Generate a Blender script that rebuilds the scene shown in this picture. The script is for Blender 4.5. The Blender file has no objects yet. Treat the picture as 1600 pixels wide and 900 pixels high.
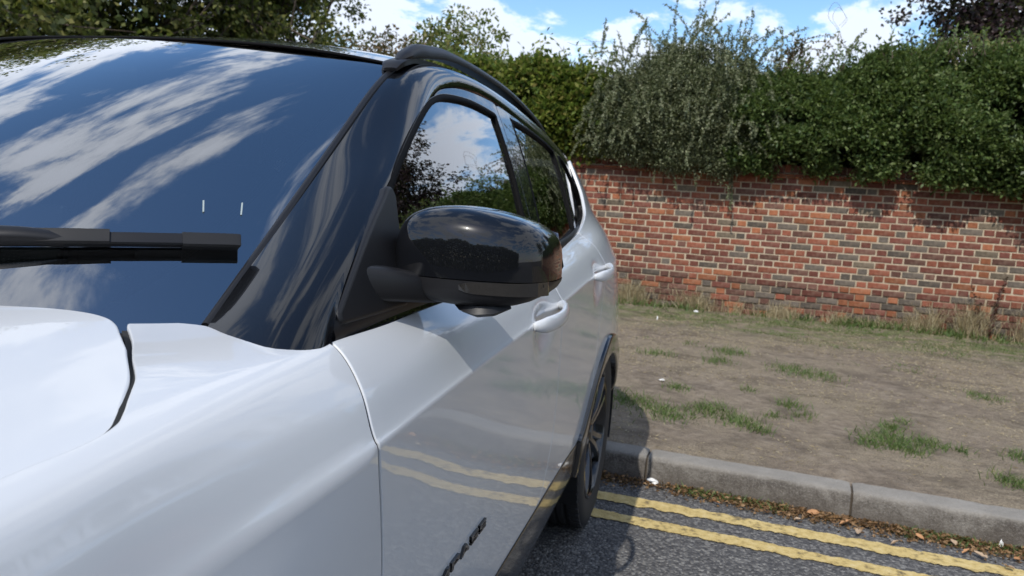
import bpy, bmesh, math, random
import numpy as np
from mathutils import Vector, Matrix
from mathutils.geometry import delaunay_2d_cdt
random.seed(7); RNG=np.random.default_rng(7)
SC=bpy.context.scene
COL=SC.collection
# ------------------------------------------------------------------ camera
def _rot(a,b,c):
    ca,sa=math.cos(a),math.sin(a);cb,sb=math.cos(b),math.sin(b);cc,sc=math.cos(c),math.sin(c)
    return np.array([[cc,-sc,0],[sc,cc,0],[0,0,1]])@np.array([[1,0,0],[0,cb,-sb],[0,sb,cb]])@np.array([[ca,0,-sa],[0,1,0],[sa,0,ca]])
CAM_H=1.23
_R=_rot(*np.radians([-14.7,7.0,3.6]))
_cv=lambda r:Vector((r[0],r[2],-r[1]))
_rt,_dn,_fw=_cv(_R[0]),_cv(_R[1]),_cv(_R[2])
cam=bpy.data.cameras.new('camera');camo=bpy.data.objects.new('camera',cam);COL.objects.link(camo)
m=Matrix.Identity(4)
for i in range(3):
    m[i][0]=_rt[i];m[i][1]=-_dn[i];m[i][2]=-_fw[i]
m[2][3]=CAM_H
camo.matrix_world=m
cam.sensor_width=36;cam.lens=27;cam.clip_start=.02;cam.clip_end=2000
cam.dof.use_dof=True;cam.dof.focus_distance=1.05;cam.dof.aperture_fstop=11
SC.camera=camo
SC.render.resolution_x=1024;SC.render.resolution_y=576
# ------------------------------------------------------------------ light
SUN_EL=math.radians(47);SUN_AZ=math.radians(-99)      # azimuth measured from +X towards +Y: behind the camera
sd=Vector((math.cos(SUN_EL)*math.cos(SUN_AZ),math.cos(SUN_EL)*math.sin(SUN_AZ),math.sin(SUN_EL)))
sl=bpy.data.lights.new('sun','SUN');sl.energy=2.55;sl.angle=math.radians(.53);sl.color=(1,.955,.88)
so=bpy.data.objects.new('sun',sl);COL.objects.link(so);so.rotation_euler=sd.to_track_quat('Z','Y').to_euler()
world=bpy.data.worlds.new('World');SC.world=world;world.use_nodes=True
def build_world():
    nt=world.node_tree;N=nt.nodes;K=nt.links;N.clear()
    out=N.new('ShaderNodeOutputWorld');bg=N.new('ShaderNodeBackground')
    sky=N.new('ShaderNodeTexSky');sky.sky_type='NISHITA';sky.sun_disc=False
    sky.sun_elevation=SUN_EL;sky.sun_rotation=math.atan2(sd.x,sd.y)
    sky.air_density=1.0;sky.dust_density=.6;sky.ozone_density=2.0
    tc=N.new('ShaderNodeTexCoord');sep=N.new('ShaderNodeSeparateXYZ');K.new(tc.outputs['Generated'],sep.inputs[0])
    def math_(op,a,b=None,cl=False):
        n=N.new('ShaderNodeMath');n.operation=op;n.use_clamp=cl
        for i,v in enumerate((a,b)):
            if v is None: continue
            if isinstance(v,(int,float)): n.inputs[i].default_value=v
            else: K.new(v,n.inputs[i])
        return n.outputs[0]
    # clouds lie on a flat layer overhead: project the direction onto it
    zz=math_('MAXIMUM',sep.outputs['Z'],.0);zz=math_('ADD',zz,.14)
    px=math_('DIVIDE',sep.outputs['X'],zz);py=math_('DIVIDE',sep.outputs['Y'],zz)
    cb=N.new('ShaderNodeCombineXYZ');K.new(px,cb.inputs[0]);K.new(py,cb.inputs[1])
    mp=N.new('ShaderNodeMapping');mp.inputs['Rotation'].default_value=(0,0,.5);mp.inputs['Scale'].default_value=(1.0,.60,1);mp.inputs['Location'].default_value=(9.1,-4.4,0)
    K.new(cb.outputs[0],mp.inputs[0])
    n1=N.new('ShaderNodeTexNoise');n1.inputs['Scale'].default_value=3.5;n1.inputs['Detail'].default_value=10;n1.inputs['Roughness'].default_value=.62;n1.inputs['Distortion'].default_value=.35
    K.new(mp.outputs[0],n1.inputs['Vector'])
    n2=N.new('ShaderNodeTexNoise');n2.inputs['Scale'].default_value=.75;n2.inputs['Detail'].default_value=3
    K.new(mp.outputs[0],n2.inputs['Vector'])
    s=math_('ADD',n1.outputs['Fac'],math_('MULTIPLY',math_('SUBTRACT',n2.outputs['Fac'],.5),.55))
    # more cloud towards the horizon
    low=math_('SUBTRACT',1.0,math_('MULTIPLY',sep.outputs['Z'],1.5),True)
    s=math_('ADD',s,math_('MULTIPLY',low,.07))
    mr=N.new('ShaderNodeMapRange');mr.interpolation_type='SMOOTHSTEP';mr.inputs['From Min'].default_value=.448;mr.inputs['From Max'].default_value=.605
    K.new(s,mr.inputs['Value'])
    # cloud brightness: thick parts a little greyer
    rp=N.new('ShaderNodeValToRGB');e=rp.color_ramp.elements
    e[0].position=.0;e[0].color=(5.7,6.3,7.2,1);e[1].position=1;e[1].color=(5.2,5.6,6.4,1)
    el=e.new(.55);el.color=(7.0,7.2,7.45,1)
    K.new(mr.outputs[0],rp.inputs[0])
    mx=N.new('ShaderNodeMix');mx.data_type='RGBA'
    fac=math_('MULTIPLY',mr.outputs[0],.93)
    hs=N.new('ShaderNodeHueSaturation');hs.inputs['Saturation'].default_value=1.16;hs.inputs['Value'].default_value=1.08;K.new(sky.outputs[0],hs.inputs['Color'])
    K.new(fac,mx.inputs[0]);K.new(hs.outputs[0],mx.inputs[6]);K.new(rp.outputs[0],mx.inputs[7])
    K.new(mx.outputs[2],bg.inputs[0]);bg.inputs[1].default_value=.125
    K.new(bg.outputs[0],out.inputs[0])
build_world()
SC.view_settings.view_transform='Standard';SC.view_settings.look='None';SC.view_settings.exposure=0.55;SC.view_settings.gamma=1;SC.view_settings.use_curve_mapping=False
SC.cycles.max_bounces=8;SC.cycles.transparent_max_bounces=16;SC.cycles.use_denoising=True
# ------------------------------------------------------------------ object helpers
def link(o,parent=None):
    COL.objects.link(o)
    if parent is not None: o.parent=parent
    return o
def tag(o,label=None,cat=None,group=None,kind=None):
    if label:o['label']=label
    if cat:o['category']=cat
    if group:o['group']=group
    if kind:o['kind']=kind
    return o
def empty(name,loc=(0,0,0),rz=0):
    o=bpy.data.objects.new(name,None);o.location=loc;o.rotation_euler=(0,0,rz);o.empty_display_size=.2;COL.objects.link(o);return o
def mesh_obj(name,V,F,mat,parent=None,smooth=False,normals=None):
    me=bpy.data.meshes.new(name);FF=[tuple(map(int,f)) for f in F];FF=[f for f in FF if len(set(f))==len(f)]
    seen=set();F2=[]
    for f in FF:
        k=frozenset(f)
        if k not in seen: seen.add(k);F2.append(f)
    me.from_pydata([tuple(map(float,v)) for v in V],[],F2);me.update()
    if smooth or normals is not None: me.polygons.foreach_set('use_smooth',[True]*len(me.polygons))
    if normals is not None:
        normals=np.nan_to_num(np.asarray(normals,float),nan=0.577)
        me.normals_split_custom_set_from_vertices([tuple(map(float,n)) for n in normals])
    if mat is not None: me.materials.append(mat)
    o=bpy.data.objects.new(name,me);link(o,parent);return o
def quads_obj(name,V,mat,parent=None,k=4):
    """V (n,k,3): n separate k-gons, fast"""
    V=np.asarray(V,np.float32);n=len(V);me=bpy.data.meshes.new(name)
    me.vertices.add(n*k);me.vertices.foreach_set('co',V.reshape(-1))
    me.loops.add(n*k);me.loops.foreach_set('vertex_index',np.arange(n*k,dtype=np.int32))
    me.polygons.add(n);me.polygons.foreach_set('loop_start',np.arange(0,n*k,k,dtype=np.int32));me.polygons.foreach_set('loop_total',np.full(n,k,np.int32))
    me.update(calc_edges=True);me.materials.append(mat)
    o=bpy.data.objects.new(name,me);link(o,parent);return o
class MB:
    """collects simple shapes; build() links ONE mesh"""
    def __init__(s): s.V=[];s.F=[];s.n=0
    def add(s,V,F):
        s.V.extend(V);s.F.extend([tuple(i+s.n for i in f) for f in F]);s.n+=len(V);return s
    def box(s,c,h,M=None,bev=0):
        x,y,z=h
        P=[(a*x,b*y,d*z) for d in(-1,1) for b in(-1,1) for a in(-1,1)]
        if M is not None: P=[tuple(M@Vector(p)) for p in P]
        P=[(p[0]+c[0],p[1]+c[1],p[2]+c[2]) for p in P]
        return s.add(P,[(0,2,3,1),(4,5,7,6),(0,1,5,4),(2,6,7,3),(0,4,6,2),(1,3,7,5)])
    def tube(s,pts,r,seg=8,cap=True):
        pts=[Vector(p) for p in pts];rr=r if hasattr(r,'__len__') else [r]*len(pts)
        V=[];F=[];u=None
        for i,p in enumerate(pts):
            t=(pts[min(i+1,len(pts)-1)]-pts[max(i-1,0)]).normalized()
            if u is None: u=t.orthogonal().normalized()
            else:
                u=u-t*u.dot(t)
                u=u.normalized() if u.length>1e-6 else t.orthogonal().normalized()
            w=t.cross(u)
            for k in range(seg):
                a=2*math.pi*k/seg;V.append(tuple(p+(u*math.cos(a)+w*math.sin(a))*rr[i]))
        for i in range(len(pts)-1):
            for k in range(seg):
                a=i*seg+k;b=i*seg+(k+1)%seg;F.append((a,b,b+seg,a+seg))
        if cap: F.append(tuple(range(seg-1,-1,-1)));F.append(tuple(range((len(pts)-1)*seg,len(pts)*seg)))
        return s.add(V,F)
    def sweep(s,pts,prof,up=(0,0,1),closed=False,scale=None):
        """prof: closed 2-D outline (side, up)"""
        pts=[Vector(p) for p in pts];n=len(prof);V=[];F=[]
        for i,p in enumerate(pts):
            if closed: t=(pts[(i+1)%len(pts)]-pts[i-1]).normalized()
            else: t=(pts[min(i+1,len(pts)-1)]-pts[max(i-1,0)]).normalized()
            U=up[i] if isinstance(up,list) else up
            U=Vector(U);U=(U-t*U.dot(t)).normalized();S=t.cross(U)
            k=scale[i] if scale is not None else 1
            kk=k if hasattr(k,'__len__') else (k,k)
            for a,b in prof: V.append(tuple(p+S*a*kk[0]+U*b*kk[1]))
        m_=len(pts)
        for i in range(m_ if closed else m_-1):
            for k in range(n):
                a=i*n+k;b=i*n+(k+1)%n;c=((i+1)%m_)*n
                F.append((a,b,c+(k+1)%n,c+k))
        if not closed: F.append(tuple(range(n-1,-1,-1)));F.append(tuple(range((m_-1)*n,m_*n)))
        return s.add(V,F)
    def lathe(s,prof,M,seg=48):
        """prof: (radius, axial) ; M maps local (x=axial) to world"""
        V=[];F=[];n=len(prof)
        for k in range(seg):
            a=2*math.pi*k/seg
            for r,x in prof: V.append(tuple(M@Vector((x,r*math.cos(a),r*math.sin(a)))))
        for k in range(seg):
            for j in range(n-1):
                a=k*n+j;b=((k+1)%seg)*n+j;F.append((a,b,b+1,a+1))
        return s.add(V,F)
    def build(s,name,mat,parent=None,smooth=False,auto=None,bevel=0,fix=True):
        o=mesh_obj(name,s.V,s.F,mat,parent,smooth)
        if fix:
            bm=bmesh.new();bm.from_mesh(o.data);bmesh.ops.recalc_face_normals(bm,faces=bm.faces[:]);bm.to_mesh(o.data);bm.free()
        if auto is not None:
            o.data.polygons.foreach_set('use_smooth',[True]*len(o.data.polygons));o.data.set_sharp_from_angle(angle=math.radians(auto))
        if bevel:
            md=o.modifiers.new('bevel','BEVEL');md.width=bevel;md.segments=2;md.limit_method='ANGLE';md.angle_limit=math.radians(40)
        return o
def smooth_path(pts,n=40,closed=False):
    """resampled Catmull-Rom through pts"""
    P=np.asarray(pts,float);k=len(P);out=[]
    seg=k if closed else k-1
    per=max(2,int(math.ceil(n/seg)))
    for i in range(seg):
        if closed: a,b,c,d=P[i-1],P[i],P[(i+1)%k],P[(i+2)%k]
        else: a,b,c,d=P[max(i-1,0)],P[i],P[i+1],P[min(i+2,k-1)]
        for j in range(per):
            t=j/per
            out.append(.5*(2*b+(c-a)*t+(2*a-5*b+4*c-d)*t*t+(3*b-3*c+d-a)*t**3))
    if not closed: out.append(P[-1])
    return np.array(out)
# ------------------------------------------------------------------ materials
def new_mat(name):
    m=bpy.data.materials.new(name);m.use_nodes=True;nt=m.node_tree;b=nt.nodes['Principled BSDF'];return m,nt,b
def plain(name,col,rough=.5,metal=0,coat=0,coat_r=.03,spec=.5,bump=0,bscale=300):
    m,nt,b=new_mat(name);b.inputs['Base Color'].default_value=(*col,1);b.inputs['Roughness'].default_value=rough;b.inputs['Metallic'].default_value=metal
    b.inputs['Coat Weight'].default_value=coat;b.inputs['Coat Roughness'].default_value=coat_r;b.inputs['Specular IOR Level'].default_value=spec
    if bump:
        t=nt.nodes.new('ShaderNodeTexCoord');n=nt.nodes.new('ShaderNodeTexNoise');n.inputs['Scale'].default_value=bscale;n.inputs['Detail'].default_value=3
        nt.links.new(t.outputs['Object'],n.inputs['Vector'])
        p=nt.nodes.new('ShaderNodeBump');p.inputs['Strength'].default_value=bump;p.inputs['Distance'].default_value=.002
        nt.links.new(n.outputs['Fac'],p.inputs['Height']);nt.links.new(p.outputs[0],b.inputs['Normal'])
    return m
class NT:
    """tiny node-graph helper"""
    def __init__(s,nt): s.nt=nt
    def n(s,t,**k):
        x=s.nt.nodes.new(t)
        for a,v in k.items(): setattr(x,a,v)
        return x
    def set(s,node,i,v):
        if hasattr(v,'is_output') : s.nt.links.new(v,node.inputs[i])
        else: node.inputs[i].default_value=v
    def coord(s,kind='Object'): return s.n('ShaderNodeTexCoord').outputs[kind]
    def noise(s,vec,scale,detail=4,rough=.5,dist=0):
        x=s.n('ShaderNodeTexNoise');s.set(x,'Vector',vec);x.inputs['Scale'].default_value=scale;x.inputs['Detail'].default_value=detail;x.inputs['Roughness'].default_value=rough;x.inputs['Distortion'].default_value=dist
        return x.outputs['Fac']
    def voro(s,vec,scale,out='Distance',feature='F1'):
        x=s.n('ShaderNodeTexVoronoi');x.feature=feature;s.set(x,'Vector',vec);x.inputs['Scale'].default_value=scale;return x.outputs[out]
    def ramp(s,f,stops,interp='LINEAR'):
        x=s.n('ShaderNodeValToRGB');x.color_ramp.interpolation=interp;e=x.color_ramp.elements
        while len(e)>1: e.remove(e[-1])
        e[0].position=stops[0][0];c=stops[0][1];e[0].color=(*c,1) if hasattr(c,'__len__') else (c,c,c,1)
        for p,c in stops[1:]:
            q=e.new(p);q.color=(*c,1) if hasattr(c,'__len__') else (c,c,c,1)
        s.set(x,0,f);return x.outputs[0]
    def mix(s,f,a,b,mode='MIX'):
        x=s.n('ShaderNodeMix',data_type='RGBA',blend_type=mode);s.set(x,0,f)
        for i,v in ((6,a),(7,b)): s.set(x,i,(*v,1) if isinstance(v,tuple) and len(v)==3 else v)
        return x.outputs[2]
    def math(s,op,a,b=0.,clamp=False):
        x=s.n('ShaderNodeMath',operation=op,use_clamp=clamp);s.set(x,0,a);s.set(x,1,b);return x.outputs[0]
    def bump(s,h,strength,dist,normal=None):
        x=s.n('ShaderNodeBump');s.set(x,'Height',h);x.inputs['Strength'].default_value=strength;x.inputs['Distance'].default_value=dist
        if normal is not None: s.set(x,'Normal',normal)
        return x.outputs[0]
def leaf_mat(name,cols,rough=.45,trans=.3,spec=.4):
    m,nt,b=new_mat(name);g=NT(nt)
    r=g.n('ShaderNodeNewGeometry').outputs['Random Per Island']
    col=g.ramp(r,[(i/(len(cols)-1),c) for i,c in enumerate(cols)])
    g.set(b,'Base Color',col);b.inputs['Roughness'].default_value=rough;b.inputs['Specular IOR Level'].default_value=spec
    t=g.n('ShaderNodeBsdfTranslucent');g.set(t,0,g.mix(.4,col,(.25,.35,.05)))
    mx=g.n('ShaderNodeMixShader');mx.inputs[0].default_value=trans
    nt.links.new(b.outputs[0],mx.inputs[1]);nt.links.new(t.outputs[0],mx.inputs[2]);nt.links.new(mx.outputs[0],nt.nodes['Material Output'].inputs[0])
    return m
def glass_mat(name,tint,refl=1.6,rough=0.0,ior=1.5):
    m,nt,b=new_mat(name);g=NT(nt);nt.nodes.remove(b)
    tr=g.n('ShaderNodeBsdfTransparent');tr.inputs[0].default_value=(*tint,1)
    gl=g.n('ShaderNodeBsdfGlossy');gl.inputs['Roughness'].default_value=rough;gl.inputs[0].default_value=(1,1,1,1)
    fr=g.n('ShaderNodeFresnel');fr.inputs[0].default_value=ior
    f=g.math('MULTIPLY',fr.outputs[0],refl,True)
    mx=g.n('ShaderNodeMixShader');g.set(mx,0,f);nt.links.new(tr.outputs[0],mx.inputs[1]);nt.links.new(gl.outputs[0],mx.inputs[2])
    nt.links.new(mx.outputs[0],nt.nodes['Material Output'].inputs[0]);return m
M={}
M['white']=plain('white_paint',(.575,.592,.61),.32,coat=1,coat_r=.015,spec=.5)
M['black_gloss']=plain('gloss_black',(.005,.0055,.007),.2,coat=1,coat_r=.01,spec=.05)
M['black_satin']=plain('satin_black_plastic',(.010,.010,.0115),.42,spec=.35,bump=.05,bscale=900)
M['black_matte']=plain('matte_black_plastic',(.012,.012,.013),.55,spec=.35,bump=.12,bscale=1400)
M['clad']=plain('black_cladding',(.012,.012,.013),.16,coat=.6,coat_r=.05)
M['rubber']=plain('rubber_seal',(.005,.005,.0055),.65,spec=.06)
M['dark']=plain('dark_underbody',(.008,.008,.008),.8)
M['tyre']=plain('tyre_rubber',(.022,.022,.023),.72,bump=.15,bscale=250)
M['rim']=plain('gloss_black_alloy',(.006,.006,.007),.25,coat=.6)
M['steel']=plain('brake_steel',(.35,.34,.33),.4,metal=1)
M['glass']=glass_mat('tinted_glass',(.55,.68,.63),1.7,ior=1.9)
M['screen_glass']=glass_mat('windscreen_glass',(.50,.62,.60),2.3,ior=2.2)
M['privacy']=glass_mat('privacy_glass',(.10,.11,.11),1.6)
M['frit']=plain('frit_ceramic',(.03,.028,.03),.6)
M['interior']=plain('interior_black',(.018,.018,.019),.75,bump=.1,bscale=200)
M['seat']=plain('seat_fabric',(.03,.03,.032),.8,bump=.2,bscale=500)
M['headliner']=plain('headliner_grey',(.20,.20,.20),.9)
M['lens']=plain('smoked_lens',(.020,.018,.016),.12,coat=.8)
M['mirror']=plain('mirror_glass',(.8,.8,.8),.01,metal=1)
M['chrome']=plain('bright_trim',(.5,.5,.5),.12,metal=1)
M['screen']=plain('dark_screen',(.01,.01,.012),.05,coat=1)
M['red_lens']=plain('red_lamp_lens',(.35,.01,.01),.1,coat=1)
M['clear_lens']=plain('clear_lamp_lens',(.35,.36,.38),.06,coat=1)
def pchip(x,y,xq):
    x=np.asarray(x,float);y=np.asarray(y,float);xq=np.asarray(xq,float)
    h=np.diff(x);d=np.diff(y,axis=0)/(h if y.ndim==1 else h[:,None])
    m=np.zeros_like(y)
    for i in range(1,len(x)-1):
        w1=2*h[i]+h[i-1];w2=h[i]+2*h[i-1];a=d[i-1];b=d[i]
        with np.errstate(divide='ignore',invalid='ignore'):
            m[i]=np.where(a*b>0,(w1+w2)/(w1/np.where(a==0,1,a)+w2/np.where(b==0,1,b)),0.)
    m[0]=d[0];m[-1]=d[-1]
    k=np.clip(np.searchsorted(x,xq,side='right')-1,0,len(x)-2)
    t=(xq-x[k])/h[k];hh=h[k]
    if y.ndim>1:
        t=t[...,None];hh=hh[...,None]
    return (2*t**3-3*t**2+1)*y[k]+(t**3-2*t**2+t)*hh*m[k]+(-2*t**3+3*t**2)*y[k+1]+(t**3-t**2)*hh*m[k+1]
# lower body side: stations along Y, each a profile of (X,z) keys
LY=[-0.72,-0.50,0.0,0.45,0.85,1.9,2.5,2.9,3.3,3.62]
LK=np.array([
 [(-.80,.25),(-.76,.38),(-.75,.46),(-.75,.60),(-.75,.72),(-.75,.78),(-.77,.82),(-.80,.85),(-.83,.87),(-.88,.885)],
 [(-.55,.25),(-.48,.38),(-.47,.46),(-.465,.60),(-.462,.74),(-.46,.82),(-.49,.87),(-.53,.90),(-.57,.92),(-.63,.935)],
 [(-.415,.27),(-.376,.37),(-.370,.485),(-.362,.62),(-.370,.76),(-.396,.87),(-.418,.932),(-.440,.968),(-.52,.985),(-.64,.998)],
 [(-.415,.27),(-.378,.37),(-.370,.485),(-.366,.62),(-.372,.78),(-.394,.90),(-.416,.967),(-.440,1.004),(-.52,1.022),(-.66,1.036)],
 [(-.415,.27),(-.378,.37),(-.374,.485),(-.371,.62),(-.367,.80),(-.362,.925),(-.393,.99),(-.445,1.038),(-.500,1.047),(-.72,1.062)],
 [(-.415,.27),(-.378,.37),(-.374,.485),(-.371,.62),(-.367,.82),(-.362,.962),(-.396,1.015),(-.449,1.058),(-.495,1.20),(-.57,1.40)],
 [(-.415,.27),(-.378,.37),(-.368,.485),(-.367,.62),(-.366,.84),(-.362,.990),(-.405,1.05),(-.462,1.10),(-.515,1.23),(-.585,1.40)],
 [(-.415,.27),(-.378,.37),(-.358,.485),(-.358,.62),(-.362,.85),(-.368,1.00),(-.415,1.08),(-.475,1.15),(-.525,1.26),(-.595,1.40)],
 [(-.50,.28),(-.42,.40),(-.385,.485),(-.378,.62),(-.392,.85),(-.424,1.00),(-.468,1.09),(-.525,1.17),(-.572,1.27),(-.65,1.40)],
 [(-.60,.28),(-.54,.40),(-.50,.485),(-.49,.62),(-.52,.85),(-.56,1.00),(-.60,1.09),(-.650,1.17),(-.695,1.27),(-.77,1.40)],
])
TK=np.arange(10.)
_pc={}
def L(Y,t):
    """points on the lower body side, arrays Y,t -> (n,3)"""
    Y=np.atleast_1d(np.asarray(Y,float));t=np.atleast_1d(np.asarray(t,float))
    K=pchip(LY,LK.reshape(len(LY),-1),np.clip(Y,LY[0],LY[-1])).reshape(len(Y),10,2)
    out=np.empty((len(Y),3))
    # two extra keys close to the shoulder crease keep it crisp
    K=np.concatenate([K[:,:5],K[:,4:5]*.14+K[:,5:6]*.86,K[:,5:6],K[:,5:6]*.86+K[:,6:7]*.14,K[:,6:]],1)
    T=np.array([0,1,2,3,4,4.86,5,5.14,6,7,8,9.]);h=np.diff(T)[None,:,None]
    d=np.diff(K,axis=1)/h
    m=np.zeros_like(K)
    a=d[:,:-1];b=d[:,1:];w1=2*h[:,1:]+h[:,:-1];w2=h[:,1:]+2*h[:,:-1]
    with np.errstate(divide='ignore',invalid='ignore'):
        m[:,1:-1]=np.where(a*b>0,(w1+w2)/(w1/np.where(a==0,1,a)+w2/np.where(b==0,1,b)),0.)
    m[:,0]=d[:,0];m[:,-1]=d[:,-1]
    k=np.clip(np.searchsorted(T,t,side='right')-1,0,len(T)-2);r=np.arange(len(Y));hk=np.diff(T)[k]
    s=((t-T[k])/hk)[:,None];hk=hk[:,None]
    p=(2*s**3-3*s**2+1)*K[r,k]+(s**3-2*s**2+s)*hk*m[r,k]+(-2*s**3+3*s**2)*K[r,k+1]+(s**3-s**2)*hk*m[r,k+1]
    out[:,0]=p[:,0];out[:,1]=Y;out[:,2]=p[:,1]
    return out
def G(Y,z):
    Y=np.atleast_1d(np.asarray(Y,float));z=np.atleast_1d(np.asarray(z,float))
    h=z-1.05
    x=-.447-.30*h-.25*h*h-.032*np.maximum(0,Y-2.0)**2-.03*np.maximum(0,1.3-Y)**2
    return np.c_[x,Y,z]

XC=-1.252
def ws(d,v):
    """windscreen: d -1..1 across (1 = the kerb side of the photo), v 0 cowl .. 1 header"""
    d=np.atleast_1d(np.asarray(d,float));v=np.atleast_1d(np.asarray(v,float));q=d*d
    B=np.stack([XC+.66*d,.50+.30*q,1.052-.005*q],-1)
    T=np.stack([XC+.592*d,1.33+.14*q,1.492-.022*q],-1)
    P=B+(T-B)*v[:,None]
    b=.028*4*v*(1-v)*(1-q**2)
    return P+b[:,None]*np.array([0,-.45,.89])
def roof_z(X,Y):
    zc=pchip([1.2,1.33,1.5,1.65,1.95,2.4,2.8,3.1,3.4],[1.455,1.492,1.53,1.556,1.583,1.585,1.562,1.528,1.475],np.asarray(Y,float))
    ze=pchip([1.2,1.47,1.75,2.1,2.6,3.1,3.4],[1.42,1.470,1.507,1.514,1.486,1.432,1.385],np.asarray(Y,float))
    r=np.clip((np.asarray(X,float)-XC)/.60,-1,1)
    return ze+(zc-ze)*(1-np.abs(r)**2.6)
def hood(X,Y):
    X=np.atleast_1d(np.asarray(X,float));Y=np.atleast_1d(np.asarray(Y,float))
    ze=pchip([-.72,-.50,0.,.45,.85],[.845,.912,.966,1.006,1.046],Y)
    r=np.abs(X-XC);d=np.maximum(0,.79-r)
    return np.c_[X,Y,ze-.0005+.034*(1-np.exp(-(d/.15)**1.8))+.040*np.clip(d/.79,0,1)]
# ------------------------------------------------------------------ surface patches cut from a shape
def seg_in(poly,pts):
    x,y=pts[:,0],pts[:,1];ins=np.zeros(len(pts),bool);n=len(poly)
    for i in range(n):
        x1,y1=poly[i];x2,y2=poly[(i+1)%n]
        if y1==y2: continue
        c=((y1>y)!=(y2>y))&(x<(x2-x1)*(y-y1)/(y2-y1)+x1);ins^=c
    return ins
def seg_dist(poly,pts):
    d=np.full(len(pts),1e9);n=len(poly)
    for i in range(n):
        a=poly[i];b=poly[(i+1)%n];ab=b-a;L2=max(ab@ab,1e-18)
        t=np.clip(((pts-a)@ab)/L2,0,1);q=a+t[:,None]*ab
        d=np.minimum(d,np.hypot(*(pts-q).T))
    return d
def resamp(loop,h):
    P=np.asarray(loop,float);out=[]
    for i in range(len(P)):
        a=P[i];b=P[(i+1)%len(P)];k=max(1,int(math.ceil(np.hypot(*(b-a))/h)))
        for j in range(k): out.append(a+(b-a)*j/k)
    return np.array(out)
def area(P): return .5*np.sum(P[:,0]*np.roll(P[:,1],-1)-np.roll(P[:,0],-1)*P[:,1])
def surf_n(S,a,b,out,e=1e-3):
    da=(S(a+e,b)-S(a-e,b));db=(S(a,b+e)-S(a,b-e));n=np.cross(da,db);n/=np.maximum(np.linalg.norm(n,axis=1),1e-12)[:,None]
    s=np.sign(n@np.asarray(out,float));s[s==0]=1
    return n*s[:,None]
def panel(name,S,loop,mat,parent,h=.03,holes=(),flange=.014,r=.002,off=0.,mirror=False,sc=(1,.1),out=(1,0,.15),label=None,solid=0):
    sc=np.array(sc);loops=[resamp(np.asarray(l,float)*sc,h*.6) for l in (loop,*holes)]
    loops=[l if (area(l)>0)==(i==0) else l[::-1] for i,l in enumerate(loops)]
    lo=loops[0].min(0);hi=loops[0].max(0)
    gx=np.arange(lo[0],hi[0],h);gy=np.arange(lo[1],hi[1],h*.87)
    g=np.array([(x+(j%2)*h*.5,y) for j,y in enumerate(gy) for x in gx])
    ok=seg_in(loops[0],g)
    for l in loops: ok&=seg_dist(l,g)>h*.45
    for l in loops[1:]: ok&=~seg_in(l,g)
    g=g[ok]
    pts=np.vstack(loops+[g]);edges=[];k=0
    for l in loops:
        n=len(l);edges+=[(k+i,k+(i+1)%n) for i in range(n)];k+=n
    vs,_,fs,orig,_,_=delaunay_2d_cdt([Vector(p) for p in pts],edges,[],0,1e-7)
    Q=np.array([tuple(v) for v in vs]);T=np.array([f for f in fs if len(f)==3])
    c=Q[T].mean(1);ok=seg_in(loops[0],c)
    for l in loops[1:]: ok&=~seg_in(l,c)
    T=T[ok]
    a,b=Q[:,0]/sc[0],Q[:,1]/sc[1]
    N=surf_n(S,a,b,out);P=S(a,b)+N*off
    fn=np.cross(P[T[:,1]]-P[T[:,0]],P[T[:,2]]-P[T[:,0]])
    fl=(fn*N[T[:,0]]).sum(1)<0;T[fl]=T[fl][:,::-1]
    V=[P];NN=[N];F=[tuple(t) for t in T];base=len(P)
    # where did the loop vertices go
    idx={}
    for i,o in enumerate(orig):
        for q in o: idx[q]=i
    k=0
    if flange:
        for l in loops:
            n=len(l);ids=[idx[k+i] for i in range(n)];k+=n
            B=P[ids];Bn=N[ids];t=np.roll(B,-1,0)-np.roll(B,1,0);t/=np.maximum(np.linalg.norm(t,axis=1),1e-9)[:,None]
            o=np.cross(t,Bn);
            # outward of the sheet
            cen=Q[ids];tt=np.roll(cen,-1,0)-np.roll(cen,1,0)
            o2=np.c_[tt[:,1],-tt[:,0]]                # right of travel = outside for ccw outer / cw hole
            e=1e-4;qa=(cen+o2/np.maximum(np.linalg.norm(o2,axis=1),1e-9)[:,None]*1e-3)
            d=S(qa[:,0]/sc[0],qa[:,1]/sc[1])-S(cen[:,0]/sc[0],cen[:,1]/sc[1])
            s=np.sign((d*o).sum(1));s[s==0]=1;o*=s[:,None]
            r1=B+o*r*.7-Bn*r*.3;r2=B+o*r-Bn*r;r3=B+o*r-Bn*flange
            m=base
            V+=[r1,r2,r3];nm=lambda v:v/np.linalg.norm(v,axis=1)[:,None]
            NN+=[nm(Bn+.5*o),nm(.3*Bn+o),o]
            for i in range(n):
                j=(i+1)%n;q=[ids[i],m+i,m+n+i,m+2*n+i];w=[ids[j],m+j,m+n+j,m+2*n+j]
                for u in range(3):
                    f=(q[u],w[u],w[u+1],q[u+1])
                    F.append(f)
            base+=3*n
    V=np.vstack(V);NN=np.vstack(NN)
    FF=[]
    for f in F:
        if len(f)==4:
            c=np.cross(V[f[1]]-V[f[0]],V[f[2]]-V[f[0]])+np.cross(V[f[2]]-V[f[0]],V[f[3]]-V[f[0]])
            if c@(NN[f[1]]+NN[f[2]]+NN[f[3]]+NN[f[0]])<0: f=f[::-1]
        FF.append(f)
    if mirror:
        V=V*[-1,1,1]+[2*XC,0,0];NN=NN*[-1,1,1];FF=[f[::-1] for f in FF]
    o=mesh_obj(name,V,FF,mat,parent,normals=NN)
    if label:o['label']=label
    return o
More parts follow.
